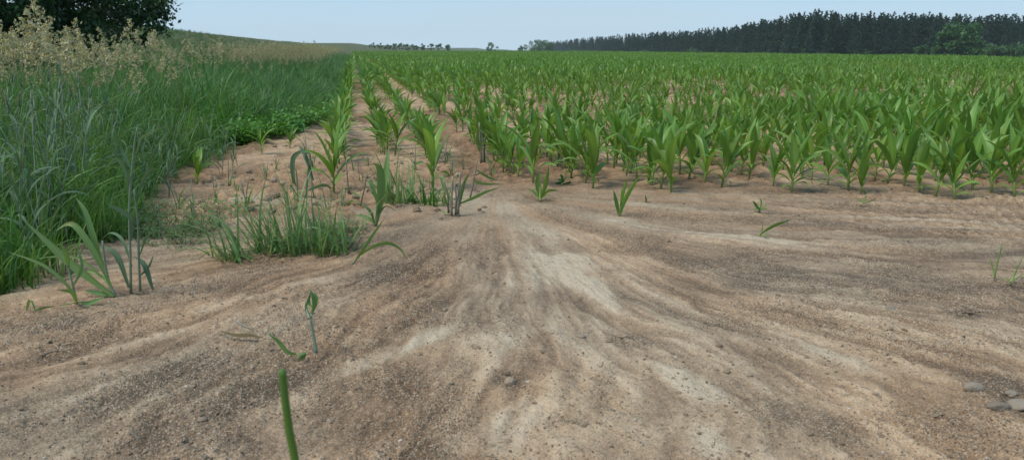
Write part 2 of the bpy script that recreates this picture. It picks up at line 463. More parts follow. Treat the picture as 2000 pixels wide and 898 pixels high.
# ------------------------------------------------------------------ mesh helpers
class MB:
    def __init__(self):
        self.v, self.f, self.a = [], [], []

    def blade(self, pts, width, fold=.22, prof=None, flat=False, rnd=0.0, side=None, twist=0.0):
        """a leaf blade along a line of points"""
        n = len(pts)
        b0 = len(self.v)
        k = 2 if flat else 3
        ref = side
        for i, p in enumerate(pts):
            s = i / (n - 1)
            t = (pts[min(i + 1, n - 1)] - pts[max(i - 1, 0)])
            t = t.normalized() if t.length > 1e-9 else Vector((0, 0, 1))
            if ref is None:
                sd_ = t.cross(Vector((0, 0, 1)))
                if sd_.length < .15:
                    sd_ = Vector((math.cos(rnd * 40), math.sin(rnd * 40), 0))
                    sd_ = sd_ - t * sd_.dot(t)
                ref = sd_.normalized()
            sd_ = ref - t * ref.dot(t)
            sd_.normalize()
            ref = sd_
            if twist:
                sd_ = Matrix.Rotation(twist * s, 3, t) @ sd_
            nr = sd_.cross(t)
            w = width * .5 * (prof(s) if prof else leaf_prof(s))
            if flat:
                self.v += [p - sd_ * w, p + sd_ * w]
                self.a += [(1, s, rnd)] * 2
            else:
                self.v += [p - sd_ * w + nr * fold * w, p - nr * fold * w * .4, p + sd_ * w + nr * fold * w]
                self.a += [(1, s, rnd), (0, s, rnd), (1, s, rnd)]
        for i in range(n - 1):
            q = b0 + i * k
            for j in range(k - 1):
                self.f.append((q + j, q + j + 1, q + j + 1 + k, q + j + k))
        return self

    def tube(self, pts, radii, k=5, rnd=0.0):
        n = len(pts)
        b0 = len(self.v)
        for i, p in enumerate(pts):
            t = (pts[min(i + 1, n - 1)] - pts[max(i - 1, 0)]).normalized()
            x = t.cross(Vector((1, .3, .1))).normalized()
            y = t.cross(x)
            r = radii[i] if isinstance(radii, (list, tuple)) else radii
            for j in range(k):
                a = 2 * math.pi * j / k
                self.v.append(p + x * math.cos(a) * r + y * math.sin(a) * r)
                self.a.append((1, i / (n - 1), rnd))
        for i in range(n - 1):
            for j in range(k):
                q = b0 + i * k
                self.f.append((q + j, q + (j + 1) % k, q + k + (j + 1) % k, q + k + j))
        self.f.append(tuple(b0 + (n - 1) * k + j for j in range(k)))
        self.f.append(tuple(b0 + k - 1 - j for j in range(k)))
        return self

    def poly(self, pts, rnd=0.0, att=None):
        b0 = len(self.v)
        self.v += pts
        for i in range(len(pts)):
            self.a.append(att[i] if att else (1, .5, rnd))
        self.f.append(tuple(range(b0, b0 + len(pts))))

    def add(self, o, offset=None):
        b0 = len(self.v)
        self.v += [v + offset for v in o.v] if offset else o.v
        self.a += o.a
        self.f += [tuple(i + b0 for i in f) for f in o.f]
        return self

    def mesh(self, name, mat, smooth=True):
        me = bpy.data.meshes.new(name)
        me.from_pydata([tuple(v) for v in self.v], [], self.f)
        ca = me.attributes.new('blade', 'FLOAT_COLOR', 'POINT')
        arr = np.ones((len(self.v), 4), np.float32)
        arr[:, :3] = np.array(self.a, np.float32).reshape(-1, 3)
        ca.data.foreach_set('color', arr.ravel())
        if smooth:
            me.polygons.foreach_set('use_smooth', [True] * len(me.polygons))
        me.materials.append(mat)
        me.update()
        return me

def leaf_prof(s):
    return min(1.0, .35 + 1.9 * s) * (1 - max(0, (s - .40) / .60) ** 1.9) + .015

def grass_prof(s):
    return (1 - .15 * (1 - s)) * (1 - s ** 1.8) + .03

def np_mesh(name, V, Fq, mat, attr=None, smooth=False):
    """mesh from arrays: V (n,3), Fq (m,4) quads"""
    me = bpy.data.meshes.new(name)
    me.vertices.add(len(V)); me.vertices.foreach_set('co', np.asarray(V, np.float32).ravel())
    m, k = Fq.shape
    me.loops.add(m * k); me.loops.foreach_set('vertex_index', np.asarray(Fq, np.int32).ravel())
    me.polygons.add(m)
    me.polygons.foreach_set('loop_start', np.arange(0, m * k, k, dtype=np.int32))
    me.polygons.foreach_set('loop_total', np.full(m, k, np.int32))
    if smooth:
        me.polygons.foreach_set('use_smooth', np.ones(m, bool))
    if attr is not None:
        ca = me.attributes.new('blade', 'FLOAT_COLOR', 'POINT')
        arr = np.ones((len(V), 4), np.float32); arr[:, :3] = attr
        ca.data.foreach_set('color', arr.ravel())
    me.materials.append(mat)
    me.update(calc_edges=True)
    return me

def obj(name, me, parent=None, loc=None, link=True):
    o = bpy.data.objects.new(name, me)
    if link: col.objects.link(o)
    if parent is not None: o.parent = parent
    if loc is not None: o.location = loc
    return o

def tag(o, label=None, cat=None, group=None, kind=None):
    for k, v in (('label', label), ('category', cat), ('group', group), ('kind', kind)):
        if v: o[k] = v
    return o

def thing(name, label, cat, loc=(0, 0, 0), rz=0.0, group=None, scale=1.0):
    o = bpy.data.objects.new(name, None)
    o.empty_display_size = .1
    col.objects.link(o)
    o.location = loc
    o.rotation_euler = (0, 0, rz)
    o.scale = (scale,) * 3
    return tag(o, label, cat, group, 'thing')

def arc(base, az, el, L, droop, n=7, wob=0.0, power=1.4):
    """centre line of a leaf that leaves at elevation el and bends down by droop"""
    p = Vector(base)
    pts = [p.copy()]
    for i in range(n):
        s = (i + .5) / n
        e = el - droop * s ** power
        a = az + wob * s
        p = p + Vector((math.cos(a) * math.cos(e), math.sin(a) * math.cos(e), math.sin(e))) * (L / n)
        pts.append(p.copy())
    return pts

def U(a, b): return random.uniform(a, b)

def catmull(P, n):
    """smooth line through points"""
    P = [P[0] * 2 - P[1]] + list(P) + [P[-1] * 2 - P[-2]]
    m = len(P) - 3
    out = []
    for i in range(n + 1):
        x = i / n * m
        k = min(int(x), m - 1)
        t = x - k
        a, b, c, d = P[k:k + 4]
        out.append(.5 * (2 * b + (c - a) * t + (2 * a - 5 * b + 4 * c - d) * t * t + (3 * b - a - 3 * c + d) * t ** 3))
    return out

# scatter of one object's worth of uncountable stuff: geometry nodes put mesh variants on points
def scatter(name, meshes, P, rot, scl, idx, label, cat):
    me = bpy.data.meshes.new(name)
    n = len(P)
    me.vertices.add(n); me.vertices.foreach_set('co', np.asarray(P, np.float32).ravel())
    a = me.attributes.new('rot', 'FLOAT_VECTOR', 'POINT'); a.data.foreach_set('vector', np.asarray(rot, np.float32).ravel())
    scl = np.asarray(scl, np.float32)
    if scl.ndim == 1: scl = np.repeat(scl[:, None], 3, 1)
    a = me.attributes.new('scl', 'FLOAT_VECTOR', 'POINT'); a.data.foreach_set('vector', scl.ravel())
    a = me.attributes.new('pick', 'INT', 'POINT'); a.data.foreach_set('value', np.asarray(idx, np.int32))
    o = obj(name, me)
    ng = bpy.data.node_groups.new(name, 'GeometryNodeTree')
    ng.interface.new_socket('Geometry', in_out='INPUT', socket_type='NodeSocketGeometry')
    ng.interface.new_socket('Geometry', in_out='OUTPUT', socket_type='NodeSocketGeometry')
    N, L = ng.nodes, ng.links
    gi, go = N.new('NodeGroupInput'), N.new('NodeGroupOutput')
    jn = N.new('GeometryNodeJoinGeometry')
    for k in reversed(range(len(meshes))):
        src = bpy.data.objects.new(name + '_piece', meshes[k])
        oi = N.new('GeometryNodeObjectInfo')
        oi.inputs['Object'].default_value = src
        g2 = N.new('GeometryNodeGeometryToInstance')
        L.new(oi.outputs['Geometry'], g2.inputs[0])
        L.new(g2.outputs[0], jn.inputs[0])
    iop = N.new('GeometryNodeInstanceOnPoints')
    iop.inputs['Pick Instance'].default_value = True
    def named(nm, ty):
        x = N.new('GeometryNodeInputNamedAttribute'); x.data_type = ty
        x.inputs['Name'].default_value = nm
        return [s for s in x.outputs if s.enabled and s.name == 'Attribute'][0]
    L.new(gi.outputs[0], iop.inputs['Points'])
    L.new(jn.outputs[0], iop.inputs['Instance'])
    L.new(named('pick', 'INT'), iop.inputs['Instance Index'])
    e2r = N.new('FunctionNodeEulerToRotation')
    L.new(named('rot', 'FLOAT_VECTOR'), e2r.inputs[0])
    L.new(e2r.outputs[0], iop.inputs['Rotation'])
    L.new(named('scl', 'FLOAT_VECTOR'), iop.inputs['Scale'])
    L.new(iop.outputs[0], go.inputs[0])
    md = o.modifiers.new('scatter', 'NODES')
    md.node_group = ng
    return tag(o, label, cat, kind='stuff')

def gheights(P):
    return land(P[:, 0], P[:, 1]) + ground_fields(P[:, 0], P[:, 1])[0]

# ------------------------------------------------------------------ the ground: one sheet to the horizon
def build_ground():
    inv = np.concatenate([np.linspace(1 / .25, .60, 50, endpoint=False), np.linspace(.60, .11, 560, endpoint=False), np.linspace(.11, 1 / 2600., 170)])
    rad = 1 / inv
    ang = np.concatenate([np.linspace(-180, -48, 24, endpoint=False), np.linspace(-48, 48, 900, endpoint=False), np.linspace(48, 180, 24, endpoint=False)])
    ang = np.radians(ang)
    A, Rr = np.meshgrid(ang, rad)
    X, Y = Rr * np.sin(A), Rr * np.cos(A)
    sh = X.shape
    x, y = X.ravel(), Y.ravel()
    h, tone, warm, grav, soil, veg = ground_fields(x, y)
    near = sstep(60, 20, np.hypot(x, y))
    z = land(x, y) + h * near
    V = np.stack([x, y, z], 1)
    nr, na = sh
    i = np.arange(nr - 1)[:, None] * na
    j = np.arange(na)[None, :]
    j2 = (j + 1) % na
    Q = np.stack([i + j, i + j2, i + na + j2, i + na + j], -1).reshape(-1, 4)
    Q = Q[:, ::-1]
    me = np_mesh('ground', V, Q, M['ground'], smooth=True)
    for nm, arr in (('tone', tone), ('warm', warm), ('gravel', grav), ('soil', soil), ('veg', veg)):
        a = me.attributes.new(nm, 'FLOAT', 'POINT'); a.data.foreach_set('value', arr.astype(np.float32))
    o = obj('ground', me)
    tag(o, 'bare sandy field soil with a fan of washed-out sediment', 'ground', kind='structure')

build_ground()

# ------------------------------------------------------------------ maize
def maize_parts(seed, size=1.0, lod=0):
    """one young maize plant: stalk and its leaves, as separate builders"""
    random.seed(seed)
    H = U(.17, .23) * size
    lean = Vector((U(-.04, .04), U(-.04, .04), 0))
    st = [Vector((0, 0, -.02)), lean * .4 + Vector((0, 0, H * .5)), lean + Vector((0, 0, H))]
    stalk = MB().tube(st, [.010 * size, .010 * size, .006 * size], 6 if lod == 0 else 4, U(0, 1))
    nl = random.choice((6, 7, 7, 8)) if lod == 0 else 6
    az0 = U(0, 6.28)
    leaves = []
    for i in range(nl):
        k = i / (nl - 1)
        az = az0 + math.pi * i + U(-.45, .45)
        h = H * (.18 + .82 * k)
        base = lean * (h / H) + Vector((0, 0, h))
        L = (.15 + .27 * min(1, k * 1.7)) * U(.85, 1.15) * size
        el = R(40 + 43 * k ** .85) + U(-.12, .1)
        droop = R(105 - 70 * k) * U(.7, 1.25)
        if k > .85:
            L *= .85; droop *= .5
        w = (.026 + .044 * min(1, k * 1.5)) * U(.9, 1.15) * size
        n = 8 if lod == 0 else 4
        b = MB().blade(arc(base, az, el, L, droop, n, U(-.5, .5), 1.6), w, fold=.42 if k > .6 else .25, rnd=U(0, 1), twist=U(-.9, .9), flat=lod > 0)
        leaves.append(b)
    return stalk, leaves

def merged_maize(seed, size=1.0, lod=0):
    s, ls = maize_parts(seed, size, lod)
    me = MB()
    for b in ls: me.add(b)
    nf = len(me.f)
    me.add(s)
    m = me.mesh('maize_plant', M['maize'])
    m.materials.append(M['maize_stalk'])
    mi = np.zeros(len(m.polygons), np.int32); mi[nf:] = 1
    m.polygons.foreach_set('material_index', mi)
    return m

NV = 14
PARTS = []
for k in range(NV):
    s, ls = maize_parts(100 + k)
    PARTS.append((s.mesh('stalk', M['maize_stalk']), [b.mesh('leaf', M['maize']) for b in ls]))
WHOLE = [merged_maize(200 + k) for k in range(10)]
FAR = [merged_maize(300 + k, lod=1) for k in range(8)]

random.seed(11)
plants = []                                     # x, y, scale
def field_front(x):
    px = [-3.2, -1.75, -1.1, -.1, .5, 1.0, 1.6, 2.2, 2.8, 3.4, 4.2, 5.5]
    py = [9.5, 6.3, 7.6, 5.95, 5.85, 5.55, 5.5, 5.55, 5.5, 5.4, 5.3, 5.2]
    return np.interp(x, px, py)

LEFT_ROWS = {-1: (846, 320), -2: (756, 320), -3: (662, 320)}
for k in range(-3, 114):
    c = ROW_C + k * ROW_DX
    if k in LEFT_ROWS: c = gpt(*LEFT_ROWS[k]).x - SLOPE * gpt(*LEFT_ROWS[k]).y
    y = 4.0 + np.cumsum(.15 * rng.uniform(.7, 1.35, 1500))
    y = y[y < 205]
    y = y[(y < 60) | (rng.random(len(y)) < .8)]
    x = c + SLOPE * y + rng.normal(0, .035, len(y))
    rnd = rng.random(len(y))
    ok = (np.abs(x / y) < 1.0) & (x < right_x(y)) & (y > field_front(x) + rng.uniform(-.08, .18, len(y))) & (x > edge_x(y) - .12)
    if k <= -2: ok &= ~((y < 8) & (rnd < .35))
    if k == -1: ok &= ~((y < 8) & (rnd < .25))
    gap = fbm(x * .16 + 3, y * .07, 3, 211)
    ok &= ~((y > 9) & (gap > .57) & (rng.random(len(y)) < .60))
    ok &= rng.random(len(y)) > .08
    size = (.84 + .42 * fbm(x * .35, y * .2, 3, 223)) * rng.uniform(.82, 1.14, len(y)) * np.where(gap > .52, .82, 1) * (1 - .14 * sstep(8, 14, y))
    plants += [(float(a), float(b), float(d), k) for a, b, d in zip(x[ok], y[ok], size[ok])]
plants.sort(key=lambda p: p[0] ** 2 + p[1] ** 2)
inview = [p for p in plants if abs(p[0] / p[1]) < .715]
out_of_view = [p for p in plants if abs(p[0] / p[1]) >= .715]
single = inview[:288]
rest = inview[288:] + out_of_view
GROUP_MAIZE = 'young maize plants in the field'
front_seen = []
PA = np.array([(p[0], p[1]) for p in single])
PZ = gheights(PA)
for i, (x, y, s, k) in enumerate(single):
    loc = (x, y, PZ[i] - .004)
    px, py = to_px(np.array([x]), np.array([y]))
    lab = 'young green maize plant among the crowded rows behind the front plants'
    rz = U(0, 6.28)
    tilt = (U(-.07, .07), U(-.07, .07))
    if i < 130:
        o = thing('maize_plant', lab, 'maize plant', loc, rz, GROUP_MAIZE, s)
        stm, lvs = PARTS[random.randrange(NV)]
        obj('stalk', stm, o)
        for lm in lvs: obj('leaf', lm, o)
    else:
        o = obj('maize_plant', WHOLE[random.randrange(len(WHOLE))], None, loc)
        o.scale = (s,) * 3
        tag(o, lab, 'maize plant', GROUP_MAIZE, 'thing')
    o.rotation_euler = (tilt[0], tilt[1], rz)
    front_seen.append((float(px[0]), float(py[0]), o, k, y))

# the plants of the front edge that can be told apart get labels of their own
ORD = ['first', 'second', 'third', 'fourth', 'fifth', 'sixth', 'seventh', 'eighth', 'ninth', 'tenth', 'eleventh', 'twelfth', 'thirteenth', 'fourteenth']
for k in range(14):
    row_k = [f for f in front_seen if f[3] == k and f[0] < 1990]
    if row_k:
        min(row_k, key=lambda f: f[4])[2]['label'] = 'foremost maize plant of the %s row, counted rightwards from the sand fan' % ORD[k]

# all farther maize, too many to count
B = np.array([(p[0], p[1], p[2]) for p in rest])
bz = gheights(B)
far = np.hypot(B[:, 0], B[:, 1]) > 22
n = len(B)
bz = np.where(np.hypot(B[:, 0], B[:, 1]) > 45, land(B[:, 0], B[:, 1]), bz)
rot = np.stack([rng.normal(0, .05, n), rng.normal(0, .05, n), rng.uniform(0, 6.28, n)], 1)
idx = np.where(far, 10 + rng.integers(0, 8, n), rng.integers(0, 10, n))
scatter('maize_crop', WHOLE + FAR, np.stack([B[:, 0], B[:, 1], bz - .004], 1), rot, B[:, 2] * rng.uniform(.9, 1.1, n), idx,
        'mass of young maize filling the field towards the horizon', 'maize crop')

# ------------------------------------------------------------------ grass on the left
def tuft_mesh(seed, nb, h, spread, w, mat, lean=.25, droop=1.0, name='grass_tuft', ns=5):
    random.seed(seed)
    mb = MB()
    for i in range(nb):
        a, r = U(0, 6.28), spread * math.sqrt(random.random())
        az = U(0, 6.28)
        L = h * U(.65, 1.15)
        mb.blade(arc((math.cos(a) * r, math.sin(a) * r, -.02), az, R(90) - abs(random.gauss(0, lean)), L, droop * U(.2, 1.3), ns, U(-.4, .4), 1.8), w * U(.7, 1.3),
                 flat=True, prof=grass_prof, rnd=U(0, 1), twist=U(-1.5, 1.5))
    return mb.mesh(name, mat)

def panicle_builder(mb, base, L, az, wide, n_br=9, spk=9):
    """open flower head of a tall grass"""
    axis = arc(base, az, R(86), L, R(35), 6, 0, 2)
    for i in range(n_br):
        k = i / n_br
        p = axis[0].lerp(axis[-1], k) if False else catmull(axis, 12)[int(k * 11)]
        a = U(0, 6.28)
        bl = wide * (1 - .75 * k) * U(.6, 1.2)
        br = arc(p, a, R(U(25, 60)), bl, R(U(10, 60)), 3)
        m = max(3, int(spk * (1 - .6 * k)))
        for j in range(m):
            t = U(.35, 1.05)
            q = br[0].lerp(br[-1], min(t, 1)) + Vector((random.gauss(0, .007), random.gauss(0, .007), random.gauss(0, .007)))
            d = Vector((random.gauss(0, 1), random.gauss(0, 1), random.gauss(.3, 1))).normalized()
            s2 = d.cross(Vector((random.gauss(0, 1), random.gauss(0, 1), random.gauss(0, 1)))).normalized()
            ln, ww, r_ = U(.010, .020), U(.004, .008), U(0, 1)
            mb.poly([q - d * ln, q + s2 * ww, q + d * ln, q - s2 * ww], r_)

def flower_parts(seed, H=1.15):
    random.seed(seed)
    az = U(0, 6.28)
    pts = arc((0, 0, -.02), az, R(U(82, 90)), H * .86, R(U(4, 16)), 7, 0, 2)
    culm = MB().tube(pts, [.0022, .0022, .002, .002, .0017, .0015, .0013, .001], 3, U(0, 1))
    pan = MB()
    panicle_builder(pan, pts[-1], H * .17, az, .065, 11, 12)
    lv = []
    for i in range(3):
        t = pts[1 + i]
        lv.append(MB().blade(arc(t, U(0, 6.28), R(U(60, 75)), U(.18, .30), R(U(50, 110)), 5, U(-.3, .3)), .007, flat=True, prof=grass_prof, rnd=U(0, 1)))
    return culm, pan, lv

FL = [flower_parts(500 + k, U(1.0, 1.25)) for k in range(10)]
FL_M = [(c.mesh('culm', M['culm']), p.mesh('panicle', M['panicle'], False), [b.mesh('leaf', M['grass']) for b in lv]) for c, p, lv in FL]

def flower_whole(k):
    c, p, lv = FL[k]
    mb = MB().add(p)
    n1 = len(mb.f); mb.add(c)
    n2 = len(mb.f)
    for b in lv: mb.add(b)
    m = mb.mesh('flowering_grass', M['panicle'], False)
    m.materials.append(M['culm']); m.materials.append(M['grass'])
    mi = np.zeros(len(m.polygons), np.int32); mi[n1:n2] = 1; mi[n2:] = 2
    m.polygons.foreach_set('material_index', mi)
    return m
FL_W = [flower_whole(k) for k in range(10)]

def sample_left(n, t0, t1, y0, y1, power=1.0, dens=None):
    """random points left of the soil border, more of them near the camera"""
    yy = 1 / (1 / y1 + (1 / y0 - 1 / y1) * rng.random(n) ** power)
    tt = rng.uniform(t0, t1, n)
    xx = edge_x(yy) - tt
    ok = np.abs(xx / yy) < 1.05
    return np.stack([xx[ok], yy[ok]], 1)

def put(name, meshes, P, scl, label, cat, tilt=.12):
    n = len(P)
    d = np.hypot(P[:, 0], P[:, 1])
    z = np.where(d > 45, land(P[:, 0], P[:, 1]), gheights(P))
    rot = np.stack([rng.normal(0, tilt, n), rng.normal(0, tilt, n), rng.uniform(0, 6.28, n)], 1)
    return scatter(name, meshes, np.stack([P[:, 0], P[:, 1], z], 1), rot, scl, rng.integers(0, len(meshes), n), label, cat)

TUFT = [tuft_mesh(600 + k, 20, .62, .12, U(.010, .017), M[('grass', 'grass', 'grass_dark', 'grass', 'grass', 'rye_green', 'grass')[k]], .32, U(.9, 1.7), ns=6) for k in range(7)]
TUFT_D = [tuft_mesh(620 + k, 22, .66, .16, U(.012, .018), M[('grass_dark', 'grass_dark', 'grass', 'grass_dark', 'grass_dark', 'grass')[k]], .32, U(.8, 1.5)) for k in range(6)] + [tuft_mesh(630 + k, 16, .50, .18, .026, M['rye' if k else 'meadow'], .45, 1.9, ns=6) for k in range(2)]
TUFT_M = [tuft_mesh(640 + k, 30, .45, .25, .012, M['meadow'], .3, 1.0, ns=3) for k in range(5)]

# lush green grass at the near left
P = np.concatenate([sample_left(800, .05, 2.6, 3.2, 9, .8), sample_left(700, .2, 6, 6, 16, .8)])
put('green_grass', TUFT, P, rng.uniform(.5, 1.2, len(P)) * (.5 + .5 * sstep(0, .7, edge_x(P[:, 1]) - P[:, 0])), 'lush green grass standing at the left below the pale flower heads', 'grass')
P = np.concatenate([sample_left(900, 1.2, 8, 5.5, 16, .8), sample_left(1500, 2, 14, 12, 40, .8)])
put('tall_grass', TUFT, P, rng.uniform(1.0, 1.6, len(P)), 'tall green grass standing between the pale flower heads', 'grass')
# dark green bank along the maize
P = np.concatenate([sample_left(2600, .15, 3.6, 9.5, 40, .9), sample_left(1800, .1, 4.0, 25, 110, .9)])
put('bank_grass', TUFT_D, P, rng.uniform(.55, 1.25, len(P)) * (.55 + .45 * sstep(0, 1.2, edge_x(P[:, 1]) - P[:, 0])), 'dark green grass bank running along the left border of the maize', 'grass')
# meadow on the hill
P = np.concatenate([sample_left(5000, 3.0, 60, 14, 75, 1.0), sample_left(4500, 3, 90, 45, 190, 1.0)])
put('meadow_grass', TUFT_M, P, rng.uniform(.8, 1.5, len(P)), 'pale green meadow grass covering the low hill at the left', 'grass')
# pale flowering grasses
P = np.concatenate([sample_left(330, 1.4, 7.5, 5.2, 14, .9), sample_left(900, 1.6, 12, 10, 40, .9), sample_left(2200, 1.2, 4.5, 24, 120, .9), sample_left(60, .9, 3, 4.2, 8)])
put('flowering_grass_stand', FL_W, P, rng.uniform(.62, 1.12, len(P)), 'stand of tall grass with pale beige flower heads below the tree', 'grass', .09)

# the nearest flowering stems, one by one
random.seed(21)
for i in range(110):
    px = U(-10, 420)
    Y = U(5.0, 8.5)
    top = 14 + .22 * max(px, 0) + U(-8, 85)
    tip = apt(px, top, Y)
    x = tip.x
    if x > float(edge_x(Y)) - .5: continue
    z = gz(x, Y)
    s = min(max((tip.z - z) / 1.12, .75), 1.32)
    k = random.randrange(10)
    o = thing('flowering_grass', 'tall grass stem with a pale beige flower head standing before the dark tree', 'grass stem', (x, Y, z), U(0, 6.28), 'pale flowering grass stems at the left', s)
    c, p, lv = FL_M[k]
    obj('culm', c, o); obj('panicle', p, o)
    for b in lv: obj('leaf', b, o)

# ------------------------------------------------------------------ low weeds: small broad leaves
def weed_mesh(seed, n, rad, hgt, ls, mat, name='weed'):
    random.seed(seed)
    mb = MB()
    for i in range(n):
        a, r = U(0, 6.28), rad * math.sqrt(random.random())
        h = hgt * (1 - .5 * (r / rad) ** 2) * U(.15, 1.0)
        p = Vector((math.cos(a) * r, math.sin(a) * r, h))
        mb.blade(arc(p, U(0, 6.28), R(U(-10, 55)), ls * U(.7, 1.3), R(U(10, 60)), 3), ls * U(.4, .6), flat=True, prof=lambda s: math.sin(math.pi * min(1, .12 + .88 * s)) + .05, rnd=U(0, 1))
        if i % 5 == 0:
            mb.tube([Vector((p.x * .6, p.y * .6, -.01)), p], [.0018, .0012], 3)
    return mb.mesh(name, mat)

WEED = [weed_mesh(700 + k, 70, .16, .28, .055, M['weed']) for k in range(5)]
WEED_L = [weed_mesh(720 + k, 44, .13, .09, .020, M['weed_dull']) for k in range(5)]

def px_points(n, poly):
    """random ground points inside a patch outlined in the photograph"""
    xs = [p[0] for p in poly]; ys = [p[1] for p in poly]
    out = []
    while len(out) < n:
        x, y = U(min(xs), max(xs)), U(min(ys), max(ys))
        ins = False
        for (x1, y1), (x2, y2) in zip(poly, poly[1:] + poly[:1]):
            if (y1 > y) != (y2 > y) and x < (x2 - x1) * (y - y1) / (y2 - y1) + x1: ins = not ins
        if ins:
            g = gpt(x, y); out.append((g.x, g.y))
    return np.array(out)

random.seed(31)
P = px_points(200, [(390, 270), (480, 288), (560, 268), (640, 244), (690, 205), (660, 205), (560, 225), (430, 235)])
put('weed_patch', WEED, P, rng.uniform(.6, 1.15, len(P)), 'patch of low bright green leafy weeds beside the dark grass', 'weeds')
P = np.concatenate([px_points(60, [(290, 475), (360, 478), (410, 440), (390, 405), (300, 395), (230, 420), (250, 470)]),
                    px_points(60, [(120, 470), (250, 470), (280, 400), (180, 380)]), px_points(40, [(500, 500), (690, 485), (700, 440), (560, 455)]),
                    px_points(8, [(400, 440), (470, 430), (480, 400), (400, 400)])])
put('chickweed', WEED_L, P, rng.uniform(.6, 1.2, len(P)), 'small-leaved green chickweed creeping over the soil at the left', 'weeds')

# ------------------------------------------------------------------ rye
def ear_builder(base, az, L=.085, r=.0055):
    mb = MB()
    pts = arc(base, az, R(80), L, R(30), 6)
    mb.tube(pts, [r * .4, r, r * 1.1, r, r * .9, r * .7, r * .3], 6)
    for i in range(16):
        p = pts[1 + i % 5]
        d = Vector((random.gauss(0, .35), random.gauss(0, .35), 1)).normalized()
        q = p + d * U(.03, .055)
        s_ = d.cross(Vector((1, .2, 0))).normalized() * .0007
        mb.poly([p - s_, p + s_, q], .5)
    return mb

def rye_parts(seed, H=.85, tillers=2, lean_az=None):
    random.seed(seed)
    stems, ears, leaves = [], [], []
    for t in range(tillers):
        az = (lean_az if lean_az is not None else U(0, 6.28)) + U(-.6, .6)
        h = H * U(.75, 1.05)
        pts = arc((U(-.03, .03), U(-.03, .03), -.02), az, R(U(76, 88)), h, R(U(5, 30)), 7, 0, 2)
        stems.append(MB().tube(pts, [.0035, .0035, .0033, .003, .0027, .0024, .002, .0016], 5, U(0, 1)))
        if random.random() < .6:
            ears.append(ear_builder(pts[-1], az))
        else:
            leaves.append(MB().blade(arc(pts[-1], az, R(80), U(.16, .24), R(U(60, 170)), 8, U(-.3, .3), 1.3), .014, rnd=U(0, 1), fold=.3))
        for i in range(4):
            q = pts[1 + i] if i < 3 else pts[5]
            leaves.append(MB().blade(arc(q, U(0, 6.28), R(U(55, 82)), U(.20, .34), R(U(40, 170)), 8, U(-.4, .4), 1.7), U(.014, .023), rnd=U(0, 1), fold=.3, twist=U(-.8, .8)))
    return stems, ears, leaves

RYE = []
for k in range(10):
    s, e, lv = rye_parts(800 + k, .85, random.choice((2, 3)))
    RYE.append(([b.mesh('stem', M['rye_stem']) for b in s], [b.mesh('ear', M['rye_ear']) for b in e], [b.mesh('leaf', M['rye']) for b in lv]))
random.seed(41)
rye_px = [p_ for i_, p_ in enumerate([(6, 520), (18, 478), (36, 500), (48, 440), (70, 470), (92, 430), (110, 455), (132, 425), (60, 400), (20, 420), (150, 400), (176, 420), (200, 395), (85, 380), (120, 378),
          (225, 405), (205, 430), (245, 380), (262, 395), (290, 385), (310, 360), (330, 378), (350, 350), (150, 445), (28, 540), (75, 505), (95, 478), (10, 380), (45, 372), (170, 370),
          (15, 360), (35, 350), (58, 345), (80, 352), (100, 340), (125, 345), (145, 350), (165, 338), (190, 350), (215, 345), (240, 350), (270, 350), (295, 345), (55, 525), (110, 490), (140, 470), (8, 455), (30, 450), (64, 435), (105, 405), (130, 398), (185, 405), (230, 378), (280, 368), (325, 352),
          (395, 342), (430, 338), (452, 330), (466, 322), (412, 330)]) if p_[0] > 380 or i_ % 4]
for i, (px, py) in enumerate(rye_px):
    p = on_ground(px, py)
    s_ = U(.85, 1.12) if px < 220 else U(.55, .80)
    if px > 380: s_ = U(.50, .65)
    o = thing('rye_plant', 'blue-green rye plant in the stand at the left edge of the sand' if px < 380 else 'short bent blue-green rye plant beside the cloddy soil corner', 'rye plant', p, U(0, 6.28),
              'blue-green rye in the stand at the left' if px < 380 else 'short rye by the soil corner', s_)
    o.rotation_euler = (U(-.1, .1), U(-.2, .02), U(0, 6.28))
    st, ea, lv = RYE[random.randrange(len(RYE))]
    for m_ in st: obj('stem', m_, o)
    for m_ in ea: obj('ear', m_, o)
    for m_ in lv: obj('leaf', m_, o)

# ------------------------------------------------------------------ plants traced one by one
def traced(name, label, cat, base, leaves=(), stems=(), ears=(), mat='rye_green', smat='rye_stem', group=None, spread=.12, lname='leaf'):
    """base pixel on the ground; leaves (points, width px), stems (points, width px) in the plane of the plant, with depth of their own"""
    b = on_ground(*base)
    if name in ('straw', 'fallen_leaf'): b.z += .008
    o = thing(name, label, cat, b, 0, group)
    ppm = F_PX / (b.y * CP + CAM_H * SP)
    def line(pts, dz0, dz1):
        m = len(pts)
        out = []
        for i, (x, y) in enumerate(pts):
            out.append(apt(x, y, b.y + dz0 + (dz1 - dz0) * i / max(1, m - 1)) - b)
        return out
    for pts, w in leaves:
        q = line(pts, U(-.02, .02), U(-spread, spread))
        mb = MB().blade(catmull(q, max(8, 3 * len(q))), w / ppm, fold=.3, rnd=U(0, 1), twist=U(-.5, .5), side=Vector((q[-1].z - q[0].z + .02, .15, -(q[-1].x - q[0].x))).normalized())
        obj(lname, mb.mesh(lname, M[mat]), o)
    for pts, w in stems:
        q = line(pts, U(-.02, .02), U(-.04, .04))
        c = catmull(q, max(6, 3 * len(q)))
        n_ = len(c)
        mb = MB().tube(c, [w * .42 / ppm * (1.1 - .45 * i / n_) for i in range(n_)], 6, U(0, 1))
        obj('stem', mb.mesh('stem', M[smat]), o)
    return o

